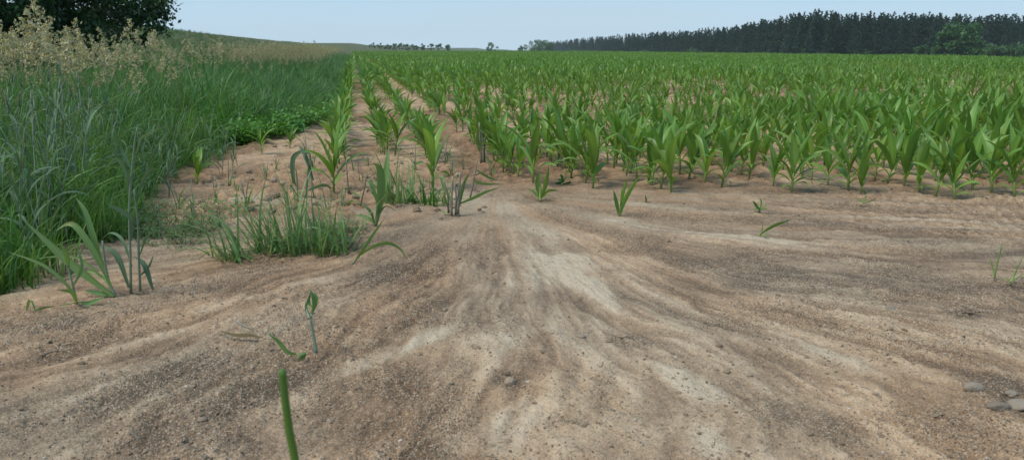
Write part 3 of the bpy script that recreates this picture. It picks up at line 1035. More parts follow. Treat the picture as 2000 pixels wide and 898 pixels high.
random.seed(51)
traced('rye_plant', 'broad-leaved rye plant flattened to the left at the sand border', 'rye plant', (224, 577),
       [([(222, 578), (171, 540), (128, 506), (94, 474), (46, 430)], 16), ([(218, 560), (187, 498), (155, 449), (134, 437), (107, 452)], 12),
        ([(207, 540), (184, 468), (166, 412), (148, 386)], 11), ([(224, 577), (190, 572), (165, 566)], 9), ([(214, 556), (176, 520), (140, 500), (60, 505)], 6),
        ([(226, 578), (205, 545), (170, 530), (120, 545)], 6)], [([(226, 580), (206, 535), (190, 500)], 6), ([(222, 578), (208, 530), (200, 470)], 6)])
traced('rye_plant', 'two upright grey-green rye stalks beside the flattened rye plant', 'rye plant', (258, 572),
       [([(252, 562), (233, 508), (214, 487), (190, 482)], 11), ([(299, 566), (281, 516), (262, 502)], 10), ([(268, 438), (241, 414), (208, 398)], 10),
        ([(264, 400), (280, 350), (300, 330), (318, 352)], 7), ([(254, 400), (246, 340), (226, 310), (200, 338)], 7), ([(266, 300), (276, 270), (296, 262), (312, 280)], 6), ([(262, 340), (240, 300), (236, 280)], 6), ([(258, 520), (240, 470), (216, 455), (196, 470)], 6), ([(272, 500), (288, 460), (310, 450), (326, 466)], 6), ([(272, 540), (290, 520), (300, 498)], 6), ([(256, 470), (262, 430), (285, 400)], 7)],
       [([(256, 572), (254, 480), (253, 393), (262, 290), (268, 250)], 6), ([(274, 568), (271, 500), (269, 430), (262, 370)], 6)], mat='rye')
traced('rye_plant', 'small thin rye shoot in front of the flattened plant, its lowest leaf lying on sand', 'rye plant', (150, 593),
       [([(146, 575), (120, 545), (80, 515), (12, 490)], 7), ([(203, 581), (175, 592), (150, 594), (86, 601)], 10), ([(150, 592), (140, 570), (112, 566)], 8), ([(134, 526), (130, 500), (116, 470)], 8),
        ([(142, 560), (160, 520), (150, 480)], 6)], [([(151, 594), (143, 560), (134, 524), (128, 497)], 5)])
traced('rye_seedling', 'tiny bent green seedling lying near the left picture border', 'seedling', (70, 606),
       [([(68, 606), (60, 586), (54, 598), (50, 620)], 6), ([(70, 606), (85, 600), (110, 597)], 6)], [([(70, 607), (66, 596), (61, 588)], 3)])
traced('rye_plant', 'rye with drooping dark flag leaves standing behind the big grass tuft', 'rye plant', (592, 386),
       [([(588, 296), (574, 310), (574, 350), (580, 365)], 13), ([(590, 297), (606, 300), (606, 340), (600, 362)], 11), ([(612, 352), (598, 310), (590, 292), (582, 284)], 8), ([(600, 372), (634, 360), (648, 375), (650, 420)], 10),
        ([(580, 380), (566, 362), (570, 378)], 5)], [([(582, 386), (580, 350), (578, 330)], 4), ([(597, 388), (601, 340), (604, 310)], 4), ([(613, 386), (606, 340), (592, 300)], 4)], mat='rye')
traced('rye_plant', 'single rye plant with stiff upright leaves between the two grass tufts', 'rye plant', (733, 441),
       [([(734, 440), (744, 380), (742, 330), (728, 318)], 16), ([(736, 420), (748, 370), (756, 320), (760, 285)], 12), ([(732, 438), (722, 412), (700, 395)], 7), ([(735, 430), (752, 402), (780, 415)], 7), ([(733, 438), (716, 425), (690, 420)], 8),
        ([(738, 400), (726, 362), (716, 352)], 8)], [([(733, 442), (740, 400), (744, 360)], 5)])
traced('dry_stubble', 'clump of grey-green broken stubble stalks at the tip of the sand fan', 'stubble', (886, 420),
       [([(882, 395), (866, 360), (862, 345), (850, 352)], 8), ([(896, 398), (920, 388), (950, 374), (976, 366)], 7), ([(884, 410), (870, 416), (862, 410)], 5), ([(898, 400), (905, 360), (918, 335)], 8), ([(892, 412), (902, 424), (908, 430)], 6),
        ([(878, 412), (868, 385), (872, 372)], 5)],
       [([(882, 420), (882, 380), (884, 345)], 6), ([(894, 418), (897, 370), (899, 336)], 7), ([(890, 420), (891, 385), (888, 360)], 5), ([(876, 416), (874, 380), (866, 352)], 5)], mat='rye_green', smat='dead_stalk')
traced('dead_stalk', 'thin leaning grey stalk right of the stubble clump', 'stalk', (918, 386), [([(924, 350), (940, 358), (985, 360)], 6), ([(930, 330), (952, 345), (972, 352)], 6)], [([(918, 387), (926, 350), (932, 312)], 4)], smat='dead_stalk')
traced('dead_stalk', 'tall grey bundle of dead stalks beside the first maize of the third row', 'stalk', (942, 318), [([(948, 305), (956, 315), (962, 332)], 8), ([(938, 300), (932, 270), (936, 250)], 7)],
       [([(940, 319), (938, 280), (936, 240)], 5), ([(944, 319), (944, 285), (940, 255)], 5), ([(947, 318), (946, 290), (950, 262)], 4)], smat='dead_stalk')
traced('dead_stalk', 'thin dark stalk with a leafy wilted foot behind the upright rye', 'stalk', (682, 380), [([(684, 378), (700, 390), (715, 380)], 7), ([(680, 380), (672, 370), (690, 366)], 7)], [([(681, 381), (678, 340), (676, 312)], 4)], smat='dead_stalk')
traced('dead_stalk', 'grey stem with one pale wilted leaf on the sand behind the big tuft', 'stalk', (704, 400), [([(704, 400), (690, 392), (682, 400), (700, 410)], 10), ([(708, 385), (696, 380), (684, 372)], 6)], [([(704, 402), (711, 370), (716, 342)], 4)], smat='dead_stalk')
traced('grass_sprout', 'two-bladed green sprout leaning right on open sand', 'sprout', (690, 513),
       [([(692, 512), (706, 491), (730, 455), (752, 425)], 7), ([(700, 500), (730, 480), (759, 474), (782, 486), (798, 510)], 9)], [([(686, 516), (692, 511), (704, 494)], 4)])
traced('maize_seedling', 'dark green seedling with three stiff leaves standing alone on sand', 'seedling', (1210, 419),
       [([(1208, 418), (1203, 395), (1198, 370)], 9), ([(1211, 418), (1222, 385), (1238, 358), (1252, 340)], 12), ([(1210, 418), (1213, 390), (1214, 368)], 5), ([(1214, 400), (1218, 370), (1226, 350)], 7)], [([(1209, 421), (1211, 410), (1214, 396)], 6)], mat='maize', smat='maize_stalk')
traced('maize_seedling', 'small pale green maize seedling in front of the third row', 'seedling', (1055, 391),
       [([(1055, 388), (1050, 360), (1052, 332)], 14), ([(1057, 386), (1066, 355), (1072, 322)], 10), ([(1056, 388), (1070, 372), (1092, 372)], 8), ([(1054, 388), (1040, 374), (1030, 368)], 8), ([(1058, 385), (1070, 380), (1080, 384)], 6)],
       [([(1055, 393), (1055, 380), (1056, 366)], 7)], mat='maize', smat='maize_stalk')
traced('maize_seedling', 'bent yellow-green seedling alone on the open sand at the right', 'seedling', (1484, 459),
       [([(1484, 458), (1500, 446), (1522, 436), (1546, 429)], 8), ([(1486, 456), (1489, 444), (1488, 430)], 8), ([(1484, 458), (1494, 458), (1502, 461)], 6)], [([(1483, 461), (1488, 455), (1492, 450)], 4)], mat='maize', smat='maize_stalk')
traced('maize_seedling', 'tiny yellow-green stub of a seedling right of the three-leaved one', 'seedling', (1262, 393),
       [([(1262, 392), (1260, 384), (1262, 380)], 6), ([(1262, 392), (1265, 386), (1266, 383)], 5)], [([(1262, 395), (1262, 390), (1262, 387)], 4)], mat='maize', smat='maize_stalk')
traced('thin_shoot', 'two thin bare shoots near the right picture border', 'shoot', (1943, 541), [([(1942, 530), (1936, 515), (1934, 504)], 4)], [([(1942, 543), (1949, 510), (1957, 479)], 4), ([(1942, 543), (1939, 525), (1936, 506)], 3)], smat='maize_stalk')
traced('maize_seedling', 'green seedling leaning right out of the picture at the right border', 'seedling', (1974, 550),
       [([(1975, 549), (1986, 525), (2003, 492)], 10), ([(1974, 549), (1990, 540), (2010, 528)], 7), ([(1974, 549), (1966, 545), (1960, 546)], 5)], [([(1973, 552), (1978, 543), (1982, 532)], 5)], mat='maize', smat='maize_stalk')
traced('weed_seedling', 'small round-leaved weed on sand before the front maize', 'weed', (1484, 413),
       [([(1484, 410), (1474, 400), (1470, 392)], 10), ([(1484, 410), (1494, 402), (1500, 398)], 10), ([(1484, 410), (1486, 396), (1484, 388)], 9), ([(1484, 411), (1476, 408), (1470, 410)], 7), ([(1485, 410), (1494, 408), (1499, 407)], 7)],
       [([(1484, 415), (1483, 410), (1484, 404)], 4)], mat='weed', smat='dead_stalk')
traced('weed_seedling', 'low spreading weed seedling beneath the right-hand front maize', 'weed', (1686, 398), [([(1686, 397), (1678, 390), (1672, 386)], 7), ([(1686, 397), (1700, 392), (1710, 390)], 6), ([(1686, 397), (1690, 388), (1688, 384)], 7)], [([(1686, 399), (1686, 395), (1687, 391)], 3)], mat='weed', smat='maize_stalk')
traced('weed_seedling', 'leafy weed between the third and fourth maize rows', 'weed', (1098, 360), [([(1098, 358), (1090, 350), (1084, 352)], 9), ([(1098, 358), (1104, 346), (1110, 344)], 9), ([(1098, 358), (1097, 346), (1094, 340)], 8), ([(1099, 359), (1110, 356), (1116, 358)], 8), ([(1098, 358), (1088, 358), (1082, 362)], 7)], [([(1098, 361), (1098, 356), (1098, 350)], 4)], mat='weed_dull', smat='maize_stalk')
traced('cut_stem', 'cut grey-green stem with a crumpled leaf standing alone on the near sand', 'stem', (617, 687),
       [([(608, 612), (613, 596), (610, 576), (605, 564)], 12), ([(607, 622), (598, 606), (597, 588)], 7), ([(609, 606), (617, 590), (614, 568)], 9), ([(609, 600), (602, 590), (607, 570)], 8), ([(611, 598), (620, 586), (617, 574)], 6), ([(607, 602), (600, 600), (594, 598)], 4)],
       [([(618, 689), (612, 655), (606, 622)], 9), ([(606, 622), (611, 604), (610, 590)], 6), ([(605, 622), (599, 605), (598, 587)], 5)], spread=.02)
traced('fallen_leaf', 'twisted green leaf lying on sand at the foot of the cut stem', 'leaf', (578, 692),
       [([(526, 652), (545, 664), (562, 684), (580, 692)], 24), ([(580, 692), (592, 690), (590, 700), (560, 722)], 14)], spread=.01, lname='blade')
traced('straw', 'curled tan straw leaf lying on sand left of the cut stem', 'straw', (478, 658),
       [([(430, 645), (460, 652), (490, 653), (520, 660)], 16)], mat='straw', spread=.01, lname='blade')
traced('straw', 'short whitish straw sliver above the curled tan straw', 'straw', (484, 646), [([(456, 622), (474, 634), (497, 646)], 12)], mat='straw_pale', spread=.01, lname='blade')
traced('straw', 'tiny upright dry tan leaf tip beside the fallen green leaf', 'straw', (524, 656), [([(525, 656), (524, 644), (526, 630)], 6)], mat='straw', spread=.01, lname='blade')
traced('straw', 'pale straw lying behind the flattened rye at the left', 'straw', (200, 514), [([(150, 512), (175, 505), (205, 502), (248, 497)], 5)], mat='straw_pale', spread=.02, lname='blade')
traced('straw', 'short white straw lying between the maize rows', 'straw', (1190, 363), [([(1178, 358), (1188, 361), (1200, 364)], 4)], mat='straw_pale', spread=.01, lname='blade')
# the blurred cut stem close to the camera: a tall stalk whose foot is below the picture
Y0 = 1.02
foot = apt(588, 1000, Y0); foot.z = gz(foot.x, foot.y)
o = thing('cut_stem', 'blurred green cut stem rising close to the camera at the bottom', 'stem', foot)
top = [apt(551, 722, Y0), apt(556, 770, Y0), apt(565, 840, Y0), apt(576, 898, Y0), apt(588, 1000, Y0)]
q = [foot - foot + Vector((0, 0, -.02))] + [p - foot for p in reversed(top)]
c_ = catmull(q, 24)
obj('stem', MB().tube(c_, [.0068 - .0012 * i / 24 for i in range(25)], 8, .3).mesh('stem', M['maize']), o)
obj('leaf', MB().blade(catmull([apt(560, 800, Y0) - foot, apt(556, 765, Y0 + .004) - foot, apt(549, 722, Y0 + .006) - foot], 8), .012, fold=.6, prof=lambda s: 1 - .5 * s, rnd=.5, side=Vector((1, .1, 0))).mesh('leaf', M['rye_green']), o)

# ------------------------------------------------------------------ grass tufts on the sand
def tuft(label, base, nb, h, rx, ry, mat, az_bias=None, lean=.35, droop=.9, w=.009, cat='grass tuft', weeds=0):
    b = on_ground(*base)
    o = thing('grass_tuft', label, cat, b)
    for i in range(nb):
        a, r = U(0, 6.28), math.sqrt(random.random())
        p = (math.cos(a) * r * rx, math.sin(a) * r * ry, -.015)
        az = az_bias + random.gauss(0, .7) if az_bias is not None and random.random() < .7 else a + random.gauss(0, .8)
        mb = MB().blade(arc(p, az, R(90) - abs(random.gauss(0, lean)), h * random.choice((.45, .7, .9, 1.0, 1.25)) * U(.8, 1.15), droop * random.choice((.2, .6, 1.2, 2.2)) * U(.7, 1.3), 7, U(-.5, .5), 1.7), w * U(.5, 1.5), fold=.25, prof=grass_prof, rnd=U(0, 1), twist=U(-1, 1))
        obj('blade', mb.mesh('blade', M[mat]), o)
    return o
random.seed(61)
tuft('largest dense green grass tuft at the middle left of the sand', (588, 490), 150, .42, .27, .10, 'rye_green', R(150), .40, .8, .013)
tuft('low arching grass tuft left of the largest tuft', (455, 504), 46, .36, .11, .07, 'rye_green', R(185), .75, 1.5, .013)
tuft('dense grass tuft at the foot of the second maize row', (775, 396), 80, .33, .13, .08, 'rye_green', R(120), .32, .6, .013)
tuft('dark green grass tuft right beside the second maize row tuft', (840, 398), 60, .22, .12, .08, 'grass', None, .5, .9, .012)
tuft('thin grass tuft near the chickweed at the left', (400, 400), 22, .16, .14, .08, 'rye_green', None, .5, .9, .007)
tuft('sparse grass tuft on soil left of the drooping rye', (470, 372), 16, .15, .12, .08, 'rye_green', None, .5, .9, .007)
tuft('bright green grass tuft at the left border above the sand', (20, 556), 60, .42, .14, .10, 'grass', None, .3, .8, .009)
tuft('bright green grass tuft behind the flattened rye plant', (90, 530), 60, .40, .14, .10, 'grass', None, .3, .8, .009)

# maize plants of the left-hand rows that stand apart
for (px, py, s, lab) in [(652, 372, 1.0, 'tall maize plant standing alone behind the largest grass tuft'), (845, 372, 1.08, 'tall maize plant rising from the grass tufts of the second row'),
                         (384, 352, .62, 'small maize plant among bent rye at the left soil corner'), (512, 300, .55, 'left of two small maize plants below the bright weeds'),
                         (566, 290, .48, 'right of two small maize plants below the bright weeds')]:
    p = on_ground(px, py)
    o = thing('maize_plant', lab, 'maize plant', p, U(0, 6.28), GROUP_MAIZE, s)
    stm, lvs = PARTS[random.randrange(NV)]
    obj('stalk', stm, o)
    for lm in lvs: obj('leaf', lm, o)

# small shoots in the cloddy corner
random.seed(66)
SHOOT = []
for k in range(5):
    lv = []
    for i in range(random.choice((4, 5, 7))):
        lv.append(MB().blade(arc((U(-.015, .015), U(-.015, .015), -.01), U(0, 6.28), R(U(50, 85)), U(.12, .30), R(U(20, 150)), 7, U(-.4, .4), 1.7), U(.006, .014), rnd=U(0, 1), fold=.3, twist=U(-.8, .8)).mesh('leaf', M['rye_green' if i % 3 else 'rye']))
    st = [MB().tube(arc((U(-.02, .02), 0, -.01), U(0, 6.28), R(84), U(.10, .28), R(12), 4), [.003, .003, .0028, .0024, .002], 5).mesh('stem', M['dead_stalk' if k % 2 else 'rye_stem']) for _ in range(2)]
    SHOOT.append((lv, st))
for (px, py) in [(420, 392), (446, 360), (482, 408), (520, 352), (540, 330), (560, 400), (612, 330), (640, 410), (668, 400), (690, 330), (705, 350), (720, 318), (880, 340), (872, 320), (905, 330), (812, 330), (800, 378), (960, 345), (600, 300), (745, 300), (350, 400), (380, 420), (430, 440), (300, 430), (310, 460), (640, 300)]:
    lv, st = SHOOT[random.randrange(5)]
    o = thing('rye_shoot', 'small grey-green rye shoot in the cloddy soil between the left maize rows', 'shoot', on_ground(px, py), U(0, 6.28), 'small rye shoots in the cloddy corner', U(.7, 1.2))
    for m_ in lv: obj('leaf', m_, o)
    for m_ in st: obj('stem', m_, o)

# ------------------------------------------------------------------ stones, clods, grit
def rock_mesh(seed, flat=.6, sub=2, rough=.35, mat=None, name='stone'):
    import bmesh
    r_ = np.random.default_rng(seed)
    bm = bmesh.new()
    bmesh.ops.create_icosphere(bm, subdivisions=sub, radius=1)
    offs = r_.normal(0, 1, (7, 3))
    amp = r_.uniform(-rough, rough, 7)
    for v in bm.verts:
        d = 1.0
        for o_, a in zip(offs, amp):
            d += a * math.sin(2.2 * v.co.dot(Vector(o_)) + a * 20)
            if name == 'soil_clod': d += a * .8 * math.sin(6.5 * v.co.dot(Vector(o_).yzx) + a * 50)
        v.co = Vector((v.co.x * 1.0, v.co.y * .8, v.co.z * flat)) * d
    me = bpy.data.meshes.new(name)
    bm.to_mesh(me); bm.free()
    if name == 'stone': me.polygons.foreach_set('use_smooth', [True] * len(me.polygons))
    me.materials.append(mat)
    return me

CLOD = [rock_mesh(900 + k, .6, 3, .16, M['clod'], 'soil_clod') for k in range(6)]
STONE = [rock_mesh(920 + k, .55, 3, .16, M['stone'], 'stone') for k in range(4)]
GRIT = [rock_mesh(940 + k, .65, 1, .22, M['grit'], 'grit') for k in range(6)]
PEB = [rock_mesh(960 + k, .6, 2, .12, M['pale_stone'], 'pebble') for k in range(3)]
random.seed(71)
def place_rock(name, mesh, px, py, wpx, label, cat, group=None, sink=.25):
    p = on_ground(px, py)
    if name == 'soil_clod': wpx *= .62
    if name == 'stone': sink = .42
    s = wpx * .5 / (F_PX / (p.y * CP + CAM_H * SP))
    o = obj(name, mesh, None, (p.x, p.y, p.z + s * .55 * (1 - 2 * sink) * .6))
    o.scale = (s, s * U(.8, 1.1), s * (U(1.0, 1.5) if name == 'soil_clod' else U(.7, 1.0)))
    o.rotation_euler = (U(-.2, .2), U(-.2, .2), U(-.5, .5))
    tag(o, label, cat, group, 'thing')
place_rock('stone', STONE[0], 1952, 785, 46, 'left one of the large smooth grey stones at the right border', 'stone')
place_rock('stone', STONE[1], 1990, 780, 44, 'dark rounded stone against the right border', 'stone')
place_rock('stone', STONE[2], 1905, 754, 40, 'flat grey stone behind the large smooth stones at the right', 'stone')
place_rock('stone', STONE[3], 1975, 765, 26, 'small grey stone behind the large smooth stones', 'stone')
place_rock('stone', STONE[1], 1737, 598, 22, 'grey pebble on the open sand left of the crumbly hollow', 'stone')
place_rock('stone', STONE[2], 1135, 652, 16, 'brown-grey pebble left of the dark gravel patch', 'stone')
place_rock('stone', STONE[0], 1195, 795, 12, 'ochre pebble in the near gravel', 'stone')
for (x, y, w) in [(1240, 816, 10), (1030, 743, 8), (85, 880, 8), (780, 845, 9), (1320, 690, 7), (1630, 560, 6), (1845, 690, 7), (1725, 870, 9), (363, 744, 9), (390, 842, 8), (1930, 880, 8), (300, 545, 6), (420, 583, 5), (1660, 790, 7), (1460, 655, 6), (1400, 340, 4)]:
    place_rock('pebble', PEB[random.randrange(3)], x, y, w, 'small whitish pebble on the sediment fan', 'pebble', 'whitish pebbles on the sand')
clods = [(1520, 575, 18), (1640, 566, 14), (1485, 612, 16), (1405, 668, 20), (1558, 722, 18), (1464, 724, 20), (1250, 466, 16), (1305, 468, 16), (1215, 655, 34), (1190, 662, 22), (995, 745, 30), (990, 728, 20), (868, 596, 12),
         (965, 532, 14), (950, 502, 12), (1020, 590, 18), (985, 555, 10), (1170, 490, 10), (1345, 448, 10), (1545, 540, 10), (1768, 577, 14), (1860, 600, 22), (1890, 606, 26), (1910, 600, 16), (1875, 612, 14), (260, 622, 16), (80, 678, 16),
         (275, 648, 8), (170, 765, 18), (185, 772, 14), (605, 832, 14), (555, 602, 8), (930, 680, 20), (1140, 826, 24), (1265, 712, 16), (1060, 650, 12), (820, 682, 16), (720, 560, 8), (890, 470, 10), (860, 428, 14), (1990, 675, 18),
         (1855, 658, 14), (1740, 640, 12), (1560, 610, 10), (1425, 700, 12), (1340, 800, 12), (1005, 455, 8), (1060, 462, 8), (1110, 470, 8), (1460, 880, 14), (690, 830, 10), (640, 700, 8)]
for (x, y, w) in clods:
    place_rock('soil_clod', CLOD[random.randrange(6)], x, y, w, 'small dark soil clod lying on the sediment fan', 'soil clod', 'dark soil clods on the sand fan', .3)
random.seed(72)
for i in range(190):
    x, y = U(380, 960), U(285, 415)
    g = gpt(x, y)
    if g.x < float(edge_x(g.y)) + .2: continue
    place_rock('soil_clod', CLOD[random.randrange(6)], x, y, U(7, 17) * (.6 if y < 320 else 1) * 1.4 * random.choice((.6, .8, 1, 1.3)), 'brown crumbly clod in the cloddy soil between the left maize rows', 'soil clod', 'brown clods between the left maize rows', .35)

# loose grit over the fan
n = 90000
yy = 1 / rng.uniform(1 / 7.0, 1 / 1.55, n)
xx = rng.uniform(-.95, .95, n) * yy
f = ground_fields(xx, yy)
keep = rng.random(n) < (.22 + .70 * f[3]) * (1 - f[5])
xx, yy, zz = xx[keep], yy[keep], (land(xx, yy) + f[0])[keep]
n = len(xx)
sz = np.minimum(rng.lognormal(math.log(.0021), .45, n), .007)
scatter('grit', GRIT, np.stack([xx, yy, zz + sz * .2], 1), rng.uniform(0, 6.28, (n, 3)), sz, rng.integers(0, 6, n), 'fine grit and little crumbs strewn over the sand', 'grit')
# larger crumbs of soil, gathered in patches
n = 9000
yy = 1 / rng.uniform(1 / 8.0, 1 / 1.6, n); xx = rng.uniform(-.9, .9, n) * yy
f = ground_fields(xx, yy)
cl = sstep(.50, .66, fbm(xx * 3.1, yy * 3.1, 4, 333))
keep = rng.random(n) < (.05 + .55 * cl + .5 * f[3]) * (1 - f[5]) * .8
xx, yy, zz = xx[keep], yy[keep], (land(xx, yy) + f[0])[keep]
n = len(xx)
sz = np.minimum(rng.lognormal(math.log(.0042), .45, n), .013)
scatter('soil_crumbs', CLOD, np.stack([xx, yy, zz - sz * .05], 1), np.stack([rng.normal(0, .25, n), rng.normal(0, .25, n), rng.uniform(0, 6.28, n)], 1), np.stack([sz, sz * rng.uniform(.7, 1.2, n), sz * .75], 1), rng.integers(0, 6, n), 'small brown crumbs of soil strewn in patches over the sand', 'soil crumbs')
# short bits of straw and root
BITS = []
for k in range(4):
    random.seed(980 + k)
    BITS.append(MB().tube(arc((-.02, 0, 0), U(-.3, .3), R(8), .04, R(16), 3, U(-.8, .8)), [.0012, .0012, .001, .0007], 3).mesh('straw_bit', M['straw'] if k % 2 else M['dead_stalk']))
n = 900
yy = 1 / rng.uniform(1 / 9.0, 1 / 1.6, n); xx = rng.uniform(-.9, .9, n) * yy
P = np.stack([xx, yy], 1)
scatter('straw_litter', BITS, np.stack([xx, yy, gheights(P) + .001], 1), np.stack([rng.normal(0, .1, n), rng.normal(0, .1, n), rng.uniform(0, 6.28, n)], 1), rng.uniform(.25, 1.1, n), rng.integers(0, 4, n),
        'short bits of straw and root scattered on the soil', 'litter')

# ------------------------------------------------------------------ trees
def leaf_cloud(centres, radii, n_each, size, seed, mat, squash=.8, name='crown', droop=.3, shell=.55):
    """many leaf-sized faces spread through the volume of overlapping clumps"""
    r_ = np.random.default_rng(seed)
    C = np.repeat(np.asarray(centres), n_each, 0)
    Rr = np.repeat(np.asarray(radii), n_each)
    n = len(C)
    d = r_.normal(0, 1, (n, 3)); d /= np.linalg.norm(d, axis=1)[:, None]
    rad = Rr * (shell + (1 - shell) * r_.random(n)) * np.where(r_.random(n) < .25, r_.random(n), 1)
    P = C + d * rad[:, None] * np.array([1, 1, squash])
    ax = r_.normal(0, 1, (n, 3)); ax[:, 2] -= droop; ax /= np.linalg.norm(ax, axis=1)[:, None]
    up = r_.normal(0, .6, (n, 3)); up[:, 2] += 1
    sdv = np.cross(ax, up); sdv /= np.linalg.norm(sdv, axis=1)[:, None] + 1e-9
    L = size * r_.uniform(.6, 1.3, n)
    a, b = ax * (L * .5)[:, None], sdv * (L * .27)[:, None]
    V = np.stack([P - a, P + b, P + a, P - b], 1).reshape(-1, 3)
    Q = np.arange(4 * n).reshape(-1, 4)
    rn = np.repeat(r_.random(n), 4)
    att = np.stack([np.ones(4 * n), np.tile([0, .5, 1, .5], n), rn], 1)
    return np_mesh(name, V, Q, mat, att)

def trunk_mesh(h, r, limbs, seed, name='trunk'):
    random.seed(seed)
    mb = MB()
    pts = [Vector((U(-.03, .03) * h * (i > 0), U(-.03, .03) * h * (i > 0), -.3 + (h + .3) * i / 6)) for i in range(7)]
    mb.tube(pts, [r * (1.15 - .9 * i / 6) for i in range(7)], 8)
    for e in limbs:
        k = min(5, max(1, int((e[2] * .55) / h * 6)))
        s_ = pts[k]
        q = [s_, s_.lerp(Vector(e), .5) + Vector((0, 0, .06 * h)), Vector(e)]
        mb.tube(catmull(q, 5), [r * .42, r * .34, r * .27, r * .2, r * .12, r * .06], 5)
    return mb.mesh(name, M['bark'])

def broadleaf(name, label, loc, H, W, size, n_cl, n_leaf, mat, seed, cat='tree', low=.15, group=None):
    r_ = np.random.default_rng(seed)
    cs, rs = [], []
    for i in range(n_cl):
        th = r_.uniform(0, 6.28)
        zz_ = r_.uniform(low, .95)
        prof = math.sqrt(max(.05, 1 - ((zz_ - .5) / .55) ** 2))
        rr_ = W * .5 * prof * math.sqrt(r_.uniform(.05, 1)) * .85
        cs.append((math.cos(th) * rr_, math.sin(th) * rr_, H * zz_))
        rs.append(W * r_.uniform(.08, .17))
    o = thing(name, label, cat, loc, 0, group)
    obj('trunk', trunk_mesh(H * .8, H * .035, cs[:9], seed), o)
    obj('crown', leaf_cloud(cs, rs, n_leaf, size, seed, mat), o)
    return o

def at_tree(px, Y):
    x = Y * (px - 1000) / (F_PX * CP)
    return (x, Y, float(land(np.array([x]), np.array([Y]))[0]))

# the big dark tree whose low branches hang into the picture at the top left
def near_tree():
    r_ = np.random.default_rng(77)
    loc = at_tree(40, 19)
    cs, rs = [], []
    for i in range(330):
        th = r_.uniform(0, 6.28)
        z_ = r_.uniform(.5, 3.4) if i < 230 else r_.uniform(3, 7.5)
        if i < 60: z_, th = r_.uniform(1.6, 3.2), r_.uniform(-1.2, .9)
        rmax = 4.3 * math.sqrt(max(.04, 1 - ((z_ - 3.4) / 4.6) ** 2))
        rr_ = rmax * r_.uniform(.35, 1) ** .6
        cs.append((math.cos(th) * rr_, math.sin(th) * rr_, z_))
        rs.append(r_.uniform(.35, .75))
    for i in range(150):
        cs.append((r_.uniform(-4.6, 3.5), r_.uniform(-3.2, -.5), r_.uniform(.8, 3.6)))
        rs.append(r_.uniform(.35, .7))
    o = thing('dark_tree', 'large dark leafy tree reaching into the top left corner', 'tree', loc)
    obj('trunk', trunk_mesh(6.5, .22, cs[60:320:12], 5), o)
    obj('crown', leaf_cloud(cs, rs, 150, .13, 78, M['tree_leaf'], squash=.7, droop=.6, shell=.2), o)
near_tree()

# pines of the forest edge
def pine_meshes(seed, H=16.0):
    r_ = np.random.default_rng(seed)
    cs, rs = [], []
    z0 = r_.uniform(.10, .28)
    fat = r_.uniform(.75, 1.3)
    skew = r_.normal(0, .02, 2) * H
    for z_ in np.arange(z0, 1.0, .033):
        k = (z_ - z0) / (1 - z0)
        w = H * (.17 * fat * (1 - k) ** r_.choice((.6, .75, 1.0)) + .010) * r_.uniform(.55, 1.35)
        for b in range(max(2, int(5 * (1 - k) + 2))):
            th = r_.uniform(0, 6.28)
            for s_ in (.35, .7, 1.0):
                cs.append((math.cos(th) * w * s_ + skew[0] * k * k, math.sin(th) * w * s_ + skew[1] * k * k, H * z_ + w * s_ * .25 + r_.normal(0, .15)))
                rs.append(.10 + .42 * (1 - k) * r_.uniform(.6, 1.2))
    crown = leaf_cloud(cs, rs, 9, .55, seed, M['pine'], squash=.6, droop=-.4, shell=.1)
    random.seed(seed)
    tr = MB().tube([Vector((0, 0, -.5)), Vector((U(-.1, .1), U(-.1, .1), H * .5)), Vector((0, 0, H * .97))], [.20, .14, .03], 6).mesh('trunk', M['bark'])
    return tr, crown
PINE = [pine_meshes(1000 + k) for k in range(7)]

def pine_whole(k):
    return PINE[k][1]

edge_px = [(2120, 285), (1950, 275), (1700, 263), (1550, 248), (1400, 335), (1300, 415), (1200, 500), (1130, 690), (1085, 900), (1060, 1150)]
ex = np.array([p[0] for p in edge_px], float)[::-1]
ey = np.array([p[1] for p in edge_px], float)[::-1]
random.seed(81)
spots = []
px = 2100.0
while px > 1062:
    D = float(np.interp(px, ex, ey))
    spots.append((px, D + U(-4, 8)))
    px -= 2.3 / D * F_PX * U(.8, 1.5) * (1.0 if px > 1300 else 1.3)
pine_spots = []
for px, D in spots:
    loc = at_tree(px, D)
    s = U(.70, .94) * random.choice((1, 1, 1, 1.1, .88))
    tr, cr = PINE[random.randrange(7)]
    o = thing('pine_tree', 'dark pine in the front line of the forest beyond the maize', 'pine tree', loc, U(0, 6.28), 'dark pines of the forest edge', s)
    obj('trunk', tr, o); obj('crown', cr, o)
    pine_spots.append((px, D))
# the wood behind the front line
W_ = []
for i in range(1700):
    px = U(1062, 2130)
    D = float(np.interp(px, ex, ey)) + 5 + 45 * random.random() ** 1.6
    x, y, z = at_tree(px, D)
    W_.append((x, y, z, U(.74, 1.0)))
W_ = np.array(W_)
n = len(W_)
scatter('pine_wood', [p[1] for p in PINE], W_[:, :3], np.stack([np.zeros(n), np.zeros(n), rng.uniform(0, 6.28, n)], 1), W_[:, 3], rng.integers(0, 7, n), 'mass of dark pines filling the wood behind the forest edge', 'forest')

